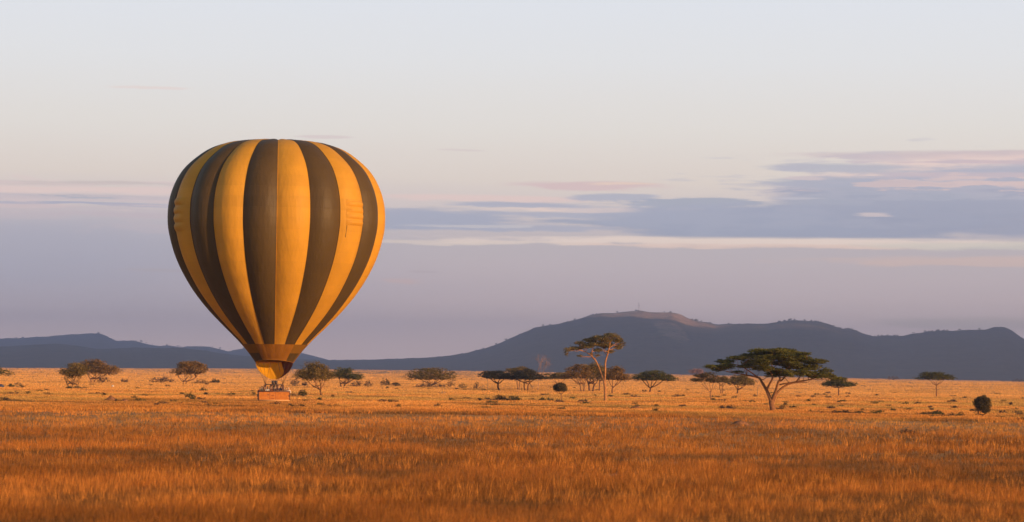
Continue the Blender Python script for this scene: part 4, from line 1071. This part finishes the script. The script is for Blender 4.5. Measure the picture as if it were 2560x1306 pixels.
# passengers ------------------------------------------------------------------------------
def skin_obj(name, verts, edges, rads, m, parent, root=0):
    me = bpy.data.meshes.new(name); me.from_pydata(verts, edges, [])
    me.materials.append(m)
    o = bpy.data.objects.new(name, me); C.objects.link(o)
    if parent is not None: o.parent = parent
    md = o.modifiers.new('skin', 'SKIN'); md.use_smooth_shade = True
    for i, sv in enumerate(me.skin_vertices[0].data):
        r_ = rads[i]; sv.radius = r_ if isinstance(r_, tuple) else (r_, r_); sv.use_root = (i == root)
    sd_ = o.modifiers.new('sub', 'SUBSURF'); sd_.levels = 1; sd_.render_levels = 1
    return o
def person(label, x, y, seat, face, shirt, skinc, hairc, arm=0.0, hat=None):
    """seat: height of the pelvis; face: heading; knees bent as on a bench"""
    sk = mat('skin_%d' % int(skinc[0] * 100), skinc, rough=0.6)
    zc = seat
    v = [(0, 0, 0), (0, 0, 0.16), (0, 0.01, 0.34), (0, 0, 0.50), (0, 0.02, 0.57), (0, 0.03, 0.65), (0, 0.02, 0.75)]
    e = [(0, 1), (1, 2), (2, 3), (3, 4), (4, 5), (5, 6)]
    r_ = [(0.15, 0.11), (0.13, 0.10), (0.16, 0.11), (0.10, 0.08), (0.055, 0.055), (0.075, 0.09), (0.07, 0.085)]
    v.append((0, 0.125, 0.66)); e.append((5, 7)); r_.append(0.016)           # nose
    for s_ in (-1, 1):
        b0 = len(v)
        v += [(s_ * 0.085, 0.02, 0.665)]; e.append((5, b0)); r_.append(0.02)    # ear
        b0 = len(v)
        v += [(s_ * 0.19, 0, 0.46), (s_ * 0.25, 0.06, 0.24 + arm * 0.1), (s_ * 0.20, 0.27, 0.26 + arm * 0.2), (s_ * 0.19, 0.34, 0.27 + arm * 0.22)]
        e += [(3, b0), (b0, b0 + 1), (b0 + 1, b0 + 2), (b0 + 2, b0 + 3)]; r_ += [0.06, 0.045, 0.03, (0.035, 0.018)]
        hb_ = len(v); base = v[b0 + 3]
        for j in range(4):
            ln = (0.07, 0.08, 0.075, 0.06)[j]; dx = (j - 1.5) * 0.020
            v += [(base[0] + dx, base[1] + 0.045, base[2] + 0.004), (base[0] + dx, base[1] + 0.03 + ln, base[2] - 0.022)]
            e += [(b0 + 3, hb_ + 2 * j), (hb_ + 2 * j, hb_ + 2 * j + 1)]; r_ += [0.009, 0.008]
        k_ = len(v); v += [(base[0] - s_ * 0.045, base[1] + 0.02, base[2]), (base[0] - s_ * 0.06, base[1] + 0.05, base[2] - 0.01)]
        e += [(b0 + 3, k_), (k_, k_ + 1)]; r_ += [0.010, 0.009]
        k_ = len(v); v += [(s_ * 0.10, 0.02, -0.03), (s_ * 0.12, 0.34, -0.02), (s_ * 0.12, 0.30, -0.34), (s_ * 0.12, 0.42, -0.37)]
        e += [(0, k_), (k_, k_ + 1), (k_ + 1, k_ + 2), (k_ + 2, k_ + 3)]; r_ += [0.09, 0.065, 0.04, 0.035]
    zf = bk_.matrix_basis if False else None
    wx_, wy_, wz_ = bl(x, y, zc + 0.20)
    o = skin_obj('person', v, e, r_, sk, None)
    o.location = bal.location + Vector((wx_, wy_, wz_)); o.rotation_euler.z = face
    tag(o, label, 'person', 'passengers in the balloon basket')
    m = mat('shirt_%d_%d' % (int(shirt[0] * 100), int(shirt[2] * 100)), shirt, rough=0.85, vary=0.1, vscale=8)
    vs = [(0, 0, 0.0), (0, 0, 0.16), (0, 0.01, 0.34), (0, 0, 0.49)]; es = [(0, 1), (1, 2), (2, 3)]; rs_ = [(0.165, 0.125), (0.15, 0.115), (0.175, 0.125), (0.10, 0.085)]
    for s_ in (-1, 1):
        b0 = len(vs); vs += [(s_ * 0.19, 0, 0.46), (s_ * 0.25, 0.06, 0.24 + arm * 0.1), (s_ * 0.205, 0.24, 0.258 + arm * 0.18)]
        es += [(3, b0), (b0, b0 + 1), (b0 + 1, b0 + 2)]; rs_ += [0.07, 0.056, 0.042]
    skin_obj('shirt', vs, es, rs_, m, o)
    tv = [(0, 0, 0.03)]; te = []; trd = [(0.155, 0.12)]
    for s_ in (-1, 1):
        k_ = len(tv); tv += [(s_ * 0.10, 0.02, -0.03), (s_ * 0.12, 0.34, -0.02), (s_ * 0.12, 0.305, -0.30)]
        te += [(0, k_), (k_, k_ + 1), (k_ + 1, k_ + 2)]; trd += [0.10, 0.077, 0.052]
    skin_obj('trousers', tv, te, trd, mat('trouser_cloth', (0.07, 0.065, 0.07), rough=0.9), o)
    hm = mat('hair_%d' % int(hairc[0] * 100), hairc, rough=0.7)
    skin_obj('hat' if hat else 'hair', [(0, -0.02, 0.66), (0, -0.005, 0.76), (0, 0.0, 0.80)], [(0, 1), (1, 2)], [(0.078, 0.06), (0.083, 0.095), (0.05, 0.06)], hm, o)
    return o
SK1, SK2 = (0.50, 0.30, 0.20), (0.16, 0.09, 0.06)
dk, br = (0.03, 0.02, 0.018), (0.12, 0.07, 0.04)
navy, wht, kha, mar, blk, tan_ = (0.05, 0.045, 0.09), (0.75, 0.68, 0.60), (0.25, 0.20, 0.12), (0.18, 0.05, 0.05), (0.04, 0.035, 0.035), (0.45, 0.30, 0.20)
PL = [(-1.55, -0.30, 0.52, 0.5, mar, SK1, dk, 'person at the left end of the basket in a dark red top'),
      (-1.33, -0.35, 0.64, 0.3, kha, SK1, br, 'person second from the left end of the basket, head raised above the rim'),
      (-1.02, -0.25, 0.60, 2.9, mar, SK1, dk, 'person in dark clothes just left of the white-shirted passenger'),
      (-0.72, -0.42, 0.60, 3.1, wht, SK2, dk, 'person in a white shirt left of the basket centre'),
      (-0.36, -0.20, 0.66, 3.0, mar, SK1, dk, 'person in a dark red jacket left of the pilot'),
      (0.03, -0.10, 0.86, 3.1, tan_, SK2, dk, 'pilot in a tan shirt standing in the basket centre below the burner'),
      (0.48, -0.30, 0.72, 3.3, navy, SK1, blk, 'person in a navy jacket right of the pilot'),
      (0.78, -0.25, 0.72, 3.0, navy, SK1, dk, 'second navy-jacketed person right of the pilot'),
      (1.06, -0.35, 0.58, 2.8, kha, SK1, br, 'person in khaki right of the two navy jackets'),
      (1.32, -0.30, 0.55, 3.2, mar, SK1, dk, 'person in a dark top second from the right end of the basket'),
      (1.58, -0.42, 0.50, 3.0, wht, SK1, (0.7, 0.6, 0.5), 'person in a white top with fair hair at the right end of the basket')]
for (x_, y_, se, fc, sh, skn, hr, lab) in PL:
    person(lab, x_, y_, se, fc, sh, skn, hr)

# ------------------------------------------------------------------ haze
hz = MB().box((0, 6300, 130), (20400, 19000, 340)).build('haze', None, None, False) if False else None
me = bpy.data.meshes.new('haze')
X0, X1, Y0, Y1, Z0, Z1 = -10200, 10200, -3200, 15300, -38, 300
me.from_pydata([(X0, Y0, Z0), (X1, Y0, Z0), (X1, Y1, Z0), (X0, Y1, Z0), (X0, Y0, Z1), (X1, Y0, Z1), (X1, Y1, Z1), (X0, Y1, Z1)], [],
               [(0, 3, 2, 1), (4, 5, 6, 7), (0, 1, 5, 4), (1, 2, 6, 5), (2, 3, 7, 6), (3, 0, 4, 7)])
hm = bpy.data.materials.new('haze_air'); hm.use_nodes = True
t = hm.node_tree; t.nodes.clear(); o = t.nodes.new('ShaderNodeOutputMaterial'); v = t.nodes.new('ShaderNodeVolumePrincipled')
v.inputs['Color'].default_value = (0.54, 0.65, 1.0, 1); v.inputs['Density'].default_value = 0.000098; v.inputs['Anisotropy'].default_value = 0.2
t.links.new(v.outputs[0], o.inputs['Volume'])
ho = link('haze', me, hm); tag(ho, kind='stuff')
